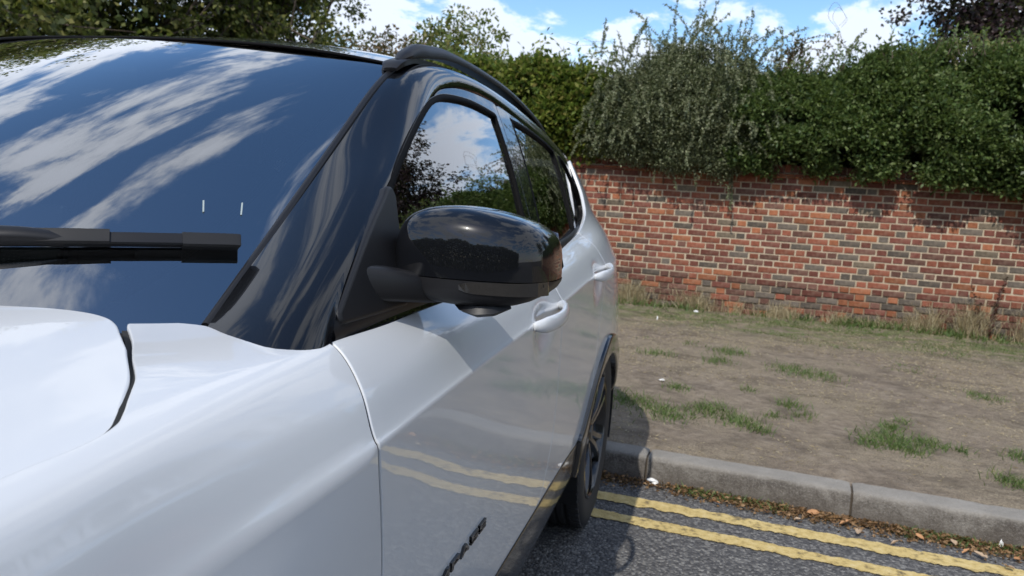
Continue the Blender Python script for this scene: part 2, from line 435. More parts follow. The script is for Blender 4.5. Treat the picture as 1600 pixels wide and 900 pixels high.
def Lz(Y,z):
    """lower side addressed by height (below the belt only)"""
    Y=np.atleast_1d(np.asarray(Y,float));z=np.atleast_1d(np.asarray(z,float))
    lo=np.zeros(len(Y));hi=np.full(len(Y),6.0)
    for _ in range(28):
        m=.5*(lo+hi);c=L(Y,m)[:,2]<z;lo=np.where(c,m,lo);hi=np.where(c,hi,m)
    return L(Y,.5*(lo+hi))
def t_at(Y,z):
    lo,hi=0.,6.
    for _ in range(30):
        m=.5*(lo+hi)
        if L(Y,m)[0,2]<z: lo=m
        else: hi=m
    return .5*(lo+hi)
def grid_obj(name,fn,us,vs,mat,parent,out,mirror=False,thick=0):
    U,Vv=np.meshgrid(us,vs,indexing='ij');a,b=U.ravel(),Vv.ravel();P=fn(a,b);N=surf_n(fn,a,b,out)
    nu,nv=len(us),len(vs);F=[]
    for i in range(nu-1):
        for j in range(nv-1):
            q=i*nv+j;f=(q,q+1,q+nv+1,q+nv);c=np.cross(P[f[1]]-P[f[0]],P[f[3]]-P[f[0]])
            F.append(f if c@N[q]>0 else f[::-1])
    if mirror: P=P*[-1,1,1]+[2*XC,0,0];N=N*[-1,1,1];F=[f[::-1] for f in F]
    return mesh_obj(name,P,F,mat,parent,normals=N)
# ------------------------------------------------------------------ the car
AX_R=2.83;AX_F=.20;WR=.352
car=empty('parked_car',(XC,1.5,0))
tag(car,'white car with black roof and door mirror, rear wheel on the yellow lines','car')
class _P: pass
def cpart(o): return o
def rel(o):
    """meshes are written in place: cancel the parent's location"""
    if o.parent is car: o.matrix_parent_inverse=Matrix.Translation(-Vector(car.location))
    return o
sides=((False,''),(True,''))
gapL=smooth_path([(-.62,7.9),(-.30,7.70),(0.,7.55),(.25,7.47),(.409,7.44),(.477,7.385),(.516,7.44),(.541,7.60),(.566,7.80),(.600,8.05),(.648,8.36),(.70,8.58),(.742,8.75)],64)
def gapXY(off):
    P=L(gapL[:,0],gapL[:,1]);xy=P[:,:2];t=np.gradient(xy,axis=0);t/=np.linalg.norm(t,axis=1)[:,None]
    n=np.c_[-t[:,1],t[:,0]]       # to the inboard side
    n*=np.sign(n@np.array([-1,0.]))[:,None]
    return xy+n*off
# bonnet
g=gapXY(np.interp(np.arange(len(gapL)),[0,len(gapL)*.55,len(gapL)-1],[.0128,.0100,.0103])[:,None])
edge=[tuple(p) for p in g if p[1]<.655]
rear_l=[(-.612,.676),(-.628,.689),(-.648,.697),(-.676,.694),(-.717,.677),(-.790,.636),(-.90,.570),(-1.05,.500),(-1.252,.470)]
rear=smooth_path(rear_l,50)
half=edge+[tuple(p) for p in rear]
mir=[(2*XC-x,y) for x,y in half[::-1]][1:]
front=[(2*XC-half[0][0]+.05,-.66),(XC,-.70),(half[0][0]-.05,-.66)]
hoodo=rel(panel('bonnet',hood,half+mir+front,M['white'],car,h=.03,flange=.02,r=.0034,sc=(1,1),out=(0,0,1)))
fd=smooth_path([(.834,6.93),(.829,6.5),(.819,5.9),(.810,5.2),(.818,4.8),(.838,4.15),(.853,3.6),(.862,2.8),(.864,1.77)],36)
fr=smooth_path([(1.90,6.86),(1.90,6.2),(1.905,5.49),(1.912,5.03),(1.926,4.36),(1.944,3.60),(1.927,2.80),(1.868,2.10),(1.815,1.77)],40)
def archpts(yc,pts): return [(yc+dy,z) for dy,z in pts]
AO=[(-.47,.462),(-.44,.472),(-.38,.51),(-.27,.585),(-.16,.65),(-.05,.70),(.04,.717),(.14,.702),(.25,.65),(.37,.57),(.47,.47),(.50,.45)]
AI=[(-.47,.345),(-.44,.40),(-.35,.515),(-.24,.595),(-.12,.642),(.0,.662),(.10,.652),(.22,.60),(.33,.51),(.41,.40),(.44,.345)]
sm2=lambda P,n=40:[tuple(p) for p in smooth_path(P,n)]
AOR=sm2(archpts(AX_R,AO));AIR=sm2(archpts(AX_R,AI))
AOF=sm2(archpts(AX_F,AO));AIF=sm2(archpts(AX_F,AI))
tz=lambda P:[(y,t_at(y,z)) for y,z in P]
doors=[]
def Ldent(y0,y1,tc):
    yc=(y0+y1)/2-.01;w=(y1-y0)*.30
    def S(Y,t):
        Y=np.atleast_1d(np.asarray(Y,float));t=np.atleast_1d(np.asarray(t,float));P=L(Y,t)
        q=((Y-yc)/w)**2+((t-tc)/.50)**2;P[:,0]-=.017*np.exp(-q**1.6);return P
    return S
for mirr,_ in sides:
    k=dict(mirror=mirr)
    # front wing
    lp=[(y-.0047,t) for y,t in fd[::-1]]
    top=[(.832,6.93),(.804,6.92),(.779,7.14),(.765,7.6),(.765,8.0),(.775,8.3),(.789,8.47),(.775,8.66),(.757,8.80)]
    top=[tuple(p) for p in smooth_path(top,30)][1:]
    gp=[tuple(p) for p in gapL[::-1]]
    arch=[p for p in tz(AOF) if p[0]<.862 and p[0]>-.30]
    lowr=[]
    loop=lp+top+gp+[(-.60,5.5),(-.52,4.2),(-.45,3.0),(-.33,2.2)]+arch
    rel(panel('front_wing',L,loop,M['white'],car,h=.026,flange=.016,r=.0026,**k))
    # front door
    bt=[(.838,6.93),(.90,6.88),(.975,6.83),(1.11,6.84),(1.5,6.85),(1.9,6.86)]
    loop=[(y+.0042,t) for y,t in fd]+[(y-.0040,t) for y,t in fr[::-1]]+[p for p in sm2(bt,24)[::-1]][1:-1]
    fdoor=rel(panel('front_door',Ldent(1.585,1.865,4.92),loop,M['white'],car,h=.0115,flange=.014,r=.002,**k))
    # rear door
    rs=smooth_path([(2.62,6.93),(2.66,6.2),(2.675,5.3),(2.66,4.6),(2.60,3.6),(2.545,t_at(2.545,.588))],24)
    bt=[(1.903,6.86),(2.1,6.865),(2.298,6.877),(2.45,6.90),(2.62,6.93)]
    ar=[p for p in tz(AOR) if p[0]<2.53]
    loop=[(y+.0040,t) for y,t in fr]+ar+[(y-.0038,t) for y,t in rs[::-1]]+sm2(bt,16)[::-1][1:]
    rdoor=rel(panel('rear_door',Ldent(2.40,2.66,4.92),loop,M['white'],car,h=.0115,flange=.014,r=.002,**k))
    doors.append((mirr,fdoor,rdoor))
    # rear quarter
    ar=[p for p in tz(AOR) if p[0]>2.56]
    bq=sm2([(2.62,6.93),(2.76,7.04),(2.90,7.28),(2.975,7.75),(3.01,8.2),(3.05,8.8)],20)
    loop=[(y+.0042,t) for y,t in rs]+ar+[(3.40,1.6),(3.60,1.4),(3.618,3),(3.618,5),(3.618,7),(3.60,8.0),(3.52,8.8)]+bq[::-1][:-1]
    rel(panel('rear_quarter',L,loop,M['white'],car,h=.035,flange=.012,r=.003,**k))
    # cladding: sill strip, arches
    loop=[(.60,t_at(.60,.33)),(.70,1.93),(.868,1.955),(1.4,1.955),(1.79,1.965),(1.86,2.20),(1.93,1.98),(2.0,1.96),(2.35,1.70),(2.35,t_at(2.35,.35)),(2.2,1.0),(1.9,.95),(.9,.9)]
    loop=[(.66,.8),(.66,1.70),(.868,1.72),(1.4,1.725),(1.76,1.735),(1.95,1.76),(2.16,1.78),(2.35,1.74),(2.352,.72),(2.2,.62),(1.9,.60),(.9,.60)]
    rel(panel('sill_cladding',L,loop,M['clad'],car,h=.03,off=.004,r=.004,flange=.03,**k))
    for AOx,AIx,nm,pr_ in ((AOR,AIR,'wheel_arch_trim',.017),(AOF,AIF,'wheel_arch_trim',.010)):
        lo=[p for p in AOx]+[(AOx[-1][0],.36)]+[p for p in AIx[::-1]]+[(AOx[0][0]-.0,AIx[0][1])]
        rel(panel(nm,Lz,lo,M['clad'],car,h=.022,off=pr_,r=.008,flange=.06,sc=(1,1),**k))
    # rocker underside
    mb=MB();mb.sweep([(-.50,.62,.27),(-.50,2.30,.27)],[(-.06,-.02),(.06,-.02),(.075,.06),(-.06,.06)])
    if mirr: mb.V=[(2*XC-x,y,z) for x,y,z in mb.V]
    rel(mb.build('rocker_panel',M['black_satin'],car))
    # wheel wells
    for yc in (AX_R,AX_F):
        mb=MB();n=24
        pr=[(-.385,.43),(-.66,.43)]
        V=[];F=[]
        for i in range(n+1):
            a=math.pi*(-.12+1.24*i/n)
            for x in(-.372,-.66): V.append((x,yc-math.cos(a)*.425,.345+math.sin(a)*.355))
        for i in range(n): F.append((2*i,2*i+2,2*i+3,2*i+1))
        F.append(tuple(2*i+1 for i in range(n+1)))
        if mirr: V=[(2*XC-x,y,z) for x,y,z in V]
        mb.add(V,F);rel(mb.build('wheel_well',M['dark'],car,fix=False))
# greenhouse side: door frames, glass, pillars
FG=sm2([(.95,1.072),(1.03,1.128),(1.139,1.222),(1.283,1.306),(1.431,1.377),(1.515,1.407),(1.619,1.427),(1.80,1.438),(1.975,1.431),(1.985,1.425)],40)
FG=FG+sm2([(1.985,1.425),(1.962,1.30),(1.925,1.16),(1.912,1.083)],12)[1:]+[(1.7,1.079),(1.3,1.073)]
RG=[(2.075,1.084)]+sm2([(2.085,1.15),(2.13,1.30),(2.163,1.428),(2.172,1.434),(2.4,1.423),(2.60,1.404),(2.70,1.388),(2.712,1.380)],24)+sm2([(2.712,1.380),(2.69,1.29),(2.655,1.18),(2.632,1.122)],10)[1:]+[(2.45,1.102),(2.25,1.090)]
QG=[(2.70,1.130)]+sm2([(2.72,1.22),(2.775,1.35),(2.79,1.370),(2.85,1.366),(2.93,1.342),(2.99,1.27),(3.022,1.215),(3.022,1.185),(2.97,1.158),(2.85,1.140)],26)
DS=[(.849,1.037),(.892,1.087),(1.008,1.165),(1.191,1.263),(1.419,1.378),(1.514,1.420),(1.60,1.448),(1.76,1.470),(1.982,1.474),(2.207,1.457),(2.597,1.415),(2.80,1.392),(2.95,1.362),(3.07,1.318)]
DSs=sm2(DS,80)
for (mirr,fdoor,rdoor) in doors:
    k=dict(mirror=mirr,sc=(1,1))
    up=[(y+.004,z-.0055) for y,z in DSs]
    fo=[p for p in up if p[0]<2.03]+[(2.035,1.464),(2.0,1.25),(1.972,1.04)]+[(1.5,1.035),(1.0,1.025),(.87,1.024)]
    ins=lambda P,d:[tuple(np.array(p)+(np.array([1.6 if P is FG else (2.4 if P is RG else 2.87),1.25])-np.array(p))*d) for p in P]
    def holed(P,d):      # window opening grown by d
        l=np.array(P);t=np.roll(l,-1,0)-np.roll(l,1,0);t/=np.maximum(np.linalg.norm(t,axis=1),1e-9)[:,None];n=np.c_[t[:,1],-t[:,0]]
        if area(l)<0:n=-n
        return [tuple(p) for p in l+n*d]
    rel(panel('door_frame',G,fo,M['black_gloss'],fdoor,h=.03,holes=[holed(FG,.010)],flange=.01,r=.003,off=.001,**k))
    ro=[(2.040,1.460)]+[p for p in up if 2.05<p[0]<3.05]+[(3.06,1.29),(3.05,1.15),(2.95,1.11),(2.80,1.085),(2.62,1.068),(2.45,1.058),(2.2,1.045),(1.977,1.04),(2.005,1.25)]
    rel(panel('door_frame',G,ro,M['black_gloss'],rdoor,h=.03,holes=[holed(RG,.010),holed(QG,.008)],flange=.01,r=.003,off=.001,**k))
    rel(panel('window',G,holed(FG,.009),M['glass'],fdoor,h=.06,flange=0,off=-.006,**k))
    rel(panel('window',G,holed(RG,.009),M['privacy'],rdoor,h=.06,flange=0,off=-.006,**k))
    rel(panel('quarter_window',G,holed(QG,.007),M['privacy'],rdoor,h=.06,flange=0,off=-.005,**k))
    for P,w,par in ((FG,.009,fdoor),(RG,.009,rdoor),(QG,.007,rdoor)):
        mb=MB();pp=np.array(holed(P,.004));q=G(pp[:,0],pp[:,1]);nn=surf_n(G,pp[:,0],pp[:,1],(1,0,.15))
        if mirr: q=q*[-1,1,1]+[2*XC,0,0];nn=nn*[-1,1,1]
        w*=.8;mb.sweep(q,[(-w,-.008),(w,-.008),(w,.001),(w*.5,.003),(-w*.5,.002),(-w,.0)],up=[tuple(x) for x in nn],closed=True)
        rel(mb.build('window_seal',M['rubber'],par,auto=50))
    # belt trim strip under the glass
    bl=[(.848,1.046),(.95,1.053),(1.1,1.058),(1.5,1.063),(1.9,1.070),(2.2,1.077),(2.45,1.090),(2.64,1.107),(2.80,1.122),(2.93,1.138),(3.00,1.160),(3.042,1.20),(3.04,1.235),(3.01,1.29)]
    B=smooth_path(bl,50);q=G(B[:,0],B[:,1])
    nn=surf_n(G,B[:,0],B[:,1],(1,0,.15))
    if mirr: q=q*[-1,1,1]+[2*XC,0,0];nn=nn*[-1,1,1]
    mb=MB();s=-1 if mirr else 1
    mb.sweep(q,[(-.015*1,-.012),(.015,-.012),(.015,.003),(.008,.0065),(-.008,.0065),(-.015,.003)],up=[tuple(x) for x in nn])
    rel(mb.build('belt_trim',M['black_satin'],rdoor if False else fdoor,auto=50))
# black body frame: A-pillar and cant rail, one sheet between windscreen edge and door seam
WL=np.array([(-.594,.800,1.046),(-.609,.95,1.142),(-.629,1.14,1.265),(-.648,1.32,1.383),(-.662,1.455,1.468),(-.668,1.60,1.495),(-.672,1.80,1.508),(-.68,2.1,1.512),(-.69,2.5,1.494),(-.70,2.9,1.455),(-.715,3.2,1.41),(-.74,3.4,1.37)])
DL=G(np.array([p[0] for p in DS]),np.array([p[1] for p in DS]))
def arc_curve(P,n):
    Q=smooth_path(P,200);d=np.r_[0,np.cumsum(np.linalg.norm(np.diff(Q,axis=0),axis=1))];d/=d[-1]
    return lambda v:np.stack([np.interp(v,d,Q[:,i]) for i in range(3)],-1)
# matched parameters so that rungs run across the pillar
Wc=smooth_path(WL,240);Dc=smooth_path(np.vstack([DL,[[-.665,3.2,1.26]]]),240)
def gsm(Q,s):
    k=np.exp(-.5*(np.arange(-3*s,3*s+1)/s)**2);k/=k.sum();n=len(Q);pad=3*s
    E=np.vstack([2*Q[0]-Q[pad:0:-1],Q,2*Q[-1]-Q[-2:-pad-2:-1]]);return np.stack([np.convolve(E[:,i],k,'valid') for i in range(3)],-1)
Draw=Dc
Wc=gsm(Wc,14);Dc=gsm(Dc,7)
wy=Wc[:,1];dy_=Dc[:,1]
vW=pchip([.80,1.455,1.60,2.1,2.9,3.4],[0,.42,.52,.68,.88,1.0],np.clip(wy,.80,3.4))
vD=pchip([.849,1.50,1.70,2.1,2.8,3.2],[0,.42,.52,.68,.88,1.0],np.clip(dy_,.849,3.2))
vW[0]=vD[0]=0;vW[-1]=vD[-1]=1
Wf=lambda v:np.stack([np.interp(v,vW,Wc[:,i]) for i in range(3)],-1)
Df=lambda v:np.stack([np.interp(v,vD,Dc[:,i]) for i in range(3)],-1)
base=smooth_path([(.789,8.455),(.772,8.25),(.763,7.95),(.763,7.6),(.779,7.14),(.804,6.93),(.834,6.93)],60)
Bp=L(base[:,0],base[:,1]);Bd=np.r_[0,np.cumsum(np.linalg.norm(np.diff(Bp,axis=0),axis=1))];Bd/=Bd[-1]
def frame(u,v):
    u=np.asarray(u,float);v=np.clip(np.asarray(v,float),0,1);w,d=Wf(v),Df(v)
    P=w*(1-u[:,None])+d*u[:,None]
    w0,d0=Wf(np.zeros(1)),Df(np.zeros(1))
    bb=np.stack([np.interp(np.clip(u,0,1),Bd,Bp[:,i]) for i in range(3)],-1)
    e=bb-(w0*(1-u[:,None])+d0*u[:,None])
    P=P+e*np.clip(1-v/.40,0,1)[:,None]**3
    ax=np.array([.62,-.25,.74])
    q_=np.clip((v-.22)/.35,0,1);q_=q_*q_*(3-2*q_);r_=np.clip(v/.2,0,1);r_=r_*r_*(3-2*r_);bul=(.009+.017*q_)*np.maximum(0,4*u*(1-u))**.8*r_
    return P+bul[:,None]*ax
uu=np.linspace(0,1,15);vv=np.r_[np.linspace(0,.42,34),np.linspace(.435,1,34)]
for mirr in (False,True):
    rel(grid_obj('pillar_frame',frame,uu,vv,M['black_gloss'],car,(.6,-.2,.7),mirror=mirr))
    # rubber edging beside the windscreen
    mb=MB();v=np.linspace(0,.43,40);q=Wf(v)+np.array([.002,-.002,.0015])
    if mirr:q=q*[-1,1,1]+[2*XC,0,0]
    mb.sweep(q,[(-.006,-.006),(.006,-.006),(.006,.001),(.002,.004),(-.003,.004),(-.006,.001)],up=(0,-.5,.85));rel(mb.build('screen_edge_trim',M['black_satin'],car,auto=50))
    # door-gap rubber seen in the seam
    mb=MB();D=np.array(DSs);q=G(D[:,0],D[:,1]-.002)-np.array([.010,0,0])
    if mirr:q=q*[-1,1,1]+[2*XC,0,0]
    mb.tube(q,.0075,6);rel(mb.build('door_gap_rubber',M['rubber'],car,smooth=True))
    # roof rail
    rp=[(-.655,1.475,1.482),(-.657,1.51,1.499),(-.660,1.57,1.518),(-.664,1.65,1.531),(-.668,1.78,1.546),(-.674,2.0,1.552),(-.680,2.3,1.546),(-.69,2.6,1.526),(-.70,2.9,1.49),(-.715,3.15,1.44),(-.72,3.22,1.415)]
    q=smooth_path(rp,50);n=len(q)
    scl=[(np.interp(y,[1.475,1.51,1.6,1.8,3.1,3.22],[.3,.8,.95,.8,.8,.4]),np.interp(y,[1.475,1.51,1.58,1.72,1.9,3.0,3.22],[.25,.6,1.1,1.0,.8,.75,.4])) for y in q[:,1]]
    if mirr:q=q*[-1,1,1]+[2*XC,0,0]
    mb=MB();mb.sweep(q,[(-.021,-.014),(.021,-.014),(.023,-.002),(.017,.009),(.006,.013),(-.008,.013),(-.018,.008),(-.023,-.002)],up=(0,0,1),scale=scl)
    rel(mb.build('roof_rail',M['black_satin'],car,auto=45))
    # ditch finisher in front of the rail
    mb=MB();q=smooth_path([(-.652,1.435,1.459),(-.658,1.475,1.480),(-.668,1.60,1.502),(-.672,1.9,1.512),(-.69,2.5,1.497),(-.70,2.9,1.458),(-.72,3.3,1.39)],40)
    if mirr:q=q*[-1,1,1]+[2*XC,0,0]
    mb.sweep(q,[(-.024,-.008),(.022,-.008),(.022,.002),(.013,.004),(-.015,.004),(-.024,.001)],up=(0,-.2,1),scale=[(float(np.interp(k,[0,6],[.55,1])),float(np.interp(k,[0,6],[.6,1]))) for k in range(len(q))]);rel(mb.build('roof_ditch_trim',M['black_satin'],car,auto=45))
# roof skin and windscreen
def roofS(d,w):
    d=np.asarray(d,float);w=np.asarray(w,float);X=XC+.585*d;yh=1.337+.14*d*d;Y=yh+(3.36-yh)*w
    return np.c_[X,Y,roof_z(X,Y)]
rel(grid_obj('roof',roofS,np.linspace(-1,1,41),np.linspace(0,1,45),M['black_gloss'],car,(0,0,1)))
scr=rel(grid_obj('windscreen',ws,np.linspace(-.992,.992,61),np.linspace(-.015,.993,41),M['screen_glass'],car,(0,-.5,.85)))
# ceramic border under the glass edge
def band(fn,uu,vv): return fn,uu,vv
mb=MB()
def add_band(d0,d1,v0,v1,nd,nv,off=-.004):
    d=np.linspace(0,1,nd);v=np.linspace(0,1,nv);A,B=np.meshgrid(d,v,indexing='ij');A,B=A.ravel(),B.ravel()
    vv=(v0(A) if callable(v0) else v0)+B*((v1(A) if callable(v1) else v1)-(v0(A) if callable(v0) else v0))
    dd=d0+A*(d1-d0)
    P=ws(dd,vv)+np.array([0,-.5,.85])*off
    F=[(i*nv+j,i*nv+j+1,(i+1)*nv+j+1,(i+1)*nv+j) for i in range(nd-1) for j in range(nv-1)]
    mb.add(P,F)
def add_side(s):
    v=np.linspace(-.015,1,40);w=np.interp(v,[0,.12,.2,.35,.6,1],[.16,.11,.085,.07,.065,.06])
    P=[];F=[]
    for i,(a,b) in enumerate(zip(v,w)):
        for j in range(5): P.append(tuple(ws(s*(1.0-b*j/4),a)[0]+np.array([0,-.5,.85])*-.004))
    for i in range(39):
        for j in range(4): q=i*5+j;F.append((q,q+1,q+6,q+5))
    mb.add(P,F)
add_side(1);add_side(-1)
vtop=lambda A:np.interp(np.abs(A*1.7-.85),[0,.35,.62,.75,.85],[.05,.07,.12,.115,.10])
add_band(-.85,.85,-.015,vtop,60,5)
add_band(-.95,.95,.965,1.0,40,3)
rel(mb.build('frit_border',M['frit'],scr,smooth=True,fix=False))
# dots fading out of the border
dots=[]
for row in range(4):
    for i in range(230):
        A=(i+.5*(row%2))/230;d=-.85+1.7*A;v=float(vtop(np.array([A]))[0])+.006+row*.0055
        p=ws(d,v)[0]+np.array([0,-.5,.85])*-.004;s=.0022*(1-row*.2)
        dots.append([p+np.array([s,0,0]),p+np.array([0,.84*s,.5*s]),p-np.array([s,0,0]),p-np.array([0,.84*s,.5*s])])
for s in(1,-1):
    for row in range(4):
        for i in range(150):
            v=.13+.83*(i+.5*(row%2))/150;w=np.interp(v,[0,.12,.2,.35,.6,1],[.16,.11,.085,.07,.065,.06])
            p=ws(s*(1-w-.0062*(row+.7)),v)[0]+np.array([0,-.5,.85])*-.004;q=.0021*(1-row*.2)
            dots.append([p+np.array([q,0,0]),p+np.array([0,.84*q,.5*q]),p-np.array([q,0,0]),p-np.array([0,.84*q,.5*q])])
fo=rel(quads_obj('frit_dots',np.array(dots),M['frit'],scr));fo['kind']='stuff'
# two small pale marks on the glass
M['mark']=plain('pale_glass_mark',(.26,.31,.31),.5)
for (d0,v0,d1,v1) in ((.859,.314,.874,.282),(.920,.323,.933,.288)):
    a_=ws(d0,v0)[0]+np.array([0,-.5,.85])*.0012;b_=ws(d1,v1)[0]+np.array([0,-.5,.85])*.0012;rel(MB().sweep([a_,(a_+b_)/2,b_],[(-.0011,-.0004),(.0011,-.0004),(.0011,.0004),(-.0011,.0004)],up=(0,-.5,.85)).build('glass_mark',M['mark'],scr))
# header gap line between glass and roof
d=np.linspace(-1,1,50);q=roofS(d,np.zeros(50))+np.array([0,-.004,-.002]);mb=MB();mb.tube(q,.0035,6);rel(mb.build('header_seal',M['rubber'],car,smooth=True))
# cowl
def cowl(d,w):
    d=np.asarray(d,float);w=np.asarray(w,float);top=ws(d*1.0,np.full(len(d),-.012))
    bx=XC+.60*d;r=np.abs(bx-XC)
    by=np.interp(r,[0,.2,.35,.46,.54,.60,.66],[.455,.485,.555,.62,.665,.685,.70]);bz=hood(bx,by)[:,2]-.018
    bot=np.c_[bx,by,bz]
    P=top*(1-w[:,None])+bot*w[:,None];P[:,2]-=.010*np.sin(np.pi*np.clip(w,0,1));return P
rel(grid_obj('cowl_panel',cowl,np.linspace(-1,1,50),np.linspace(0,1.25,10),M['black_satin'],car,(0,-.3,1)))
# dark strip added close under the bonnet gaps, standing in for their shade
for mirr in(False,True):
    P=L(gapL[:,0],gapL[:,1]);mb=MB();q=P+(hood(P[:,0],P[:,1])-P)*.0+np.array([-.0035,0,-.0058])
    q=np.vstack([q,[[-.70,.80,1.03]]])
    if mirr:q=q*[-1,1,1]+[2*XC,0,0]
    mb.sweep(q,[(-.006,-.012),(.006,-.012),(.006,.0),(-.006,.0)]);rel(mb.build('bonnet_gap_shade',M['dark'],car))
    # near-black strips added in the door seams to imitate the gap's shade
    for path in (fd,fr,rs):
        p=L(path[:,0],np.clip(path[:,1],.3,6.9));p=p-surf_n(L,path[:,0],np.clip(path[:,1],.3,6.9),(1,0,.1))*.0036
        if mirr:p=p*[-1,1,1]+[2*XC,0,0]
        mb=MB();mb.sweep(p,[(-.0030,-.012),(.0030,-.012),(.0030,.0008),(-.0030,.0008)],up=(1,0,.4));rel(mb.build('door_gap_shade',M['rubber'],car))
# wiper
def wsn(d,v,off): return ws(d,v)[0]+np.array([0,-.5,.85])*off
bl=[wsn(d,v,.015) for d,v in ((.10,.087),(.30,.112),(.50,.136),(.655,.154),(.80,.171),(.90,.184))]
bp=smooth_path(bl,30)
wip=empty('wiper_tmp') if False else None
mb=MB();prof=[(a*.54,b*.56) for a,b in [(-.010,-.012),(-.003,-.021),(.003,-.021),(.009,-.010),(.018,-.006),(.021,.001),(.012,.004),(.002,.009),(-.006,.012),(-.018,.002)]]
mb.sweep(bp,prof,up=(0,-.5,.85));wiper=rel(mb.build('wiper_blade',M['black_satin'],car,auto=40))
mb=MB();q=smooth_path([wsn(.893,.1832,.015),wsn(.93,.188,.015),wsn(.965,.193,.015),wsn(.974,.194,.0145)],10)
mb.sweep(q,[(a*1.22,b*1.22) for a,b in prof],up=(0,-.5,.85),scale=[1]*(len(q)-1)+[.86]);rel(mb.build('end_cap',M['black_matte'],wiper,auto=40))
mb=MB();q=smooth_path([wsn(.10,.088,.017),wsn(.3,.113,.017),wsn(.5,.137,.017),wsn(.70,.159,.017),wsn(.795,.171,.016)],14)
mb.sweep(q,[(a*1.22,b*1.25+.001) for a,b in prof],up=(0,-.5,.85));rel(mb.build('blade_holder',M['black_matte'],wiper,auto=40))
mb=MB();q=smooth_path([wsn(-.06,.05,.02),wsn(.15,.088,.024),wsn(.36,.114,.026),wsn(.52,.133,.026),wsn(.62,.145,.024),wsn(.69,.155,.021),wsn(.74,.162,.016)],30)
mb.sweep(q,[(-.012,-.009),(.012,-.009),(.0135,.001),(.009,.007),(-.002,.009),(-.010,.006),(-.0135,.0)],up=(0,-.5,.85),scale=[(float(np.interp(k/(len(q)-1),[0,.75,1],[1.25,1.0,.75])),float(np.interp(k/(len(q)-1),[0,.8,1],[1.1,1.0,.6]))) for k in range(len(q))]);rel(mb.build('wiper_arm',M['black_satin'],wiper,auto=50))
mb=MB();a_=wsn(.16,.096,.036);mb.box(a_,(.03,.010,.006));rel(mb.build('wiper_clip',M['black_matte'],wiper,bevel=.003))
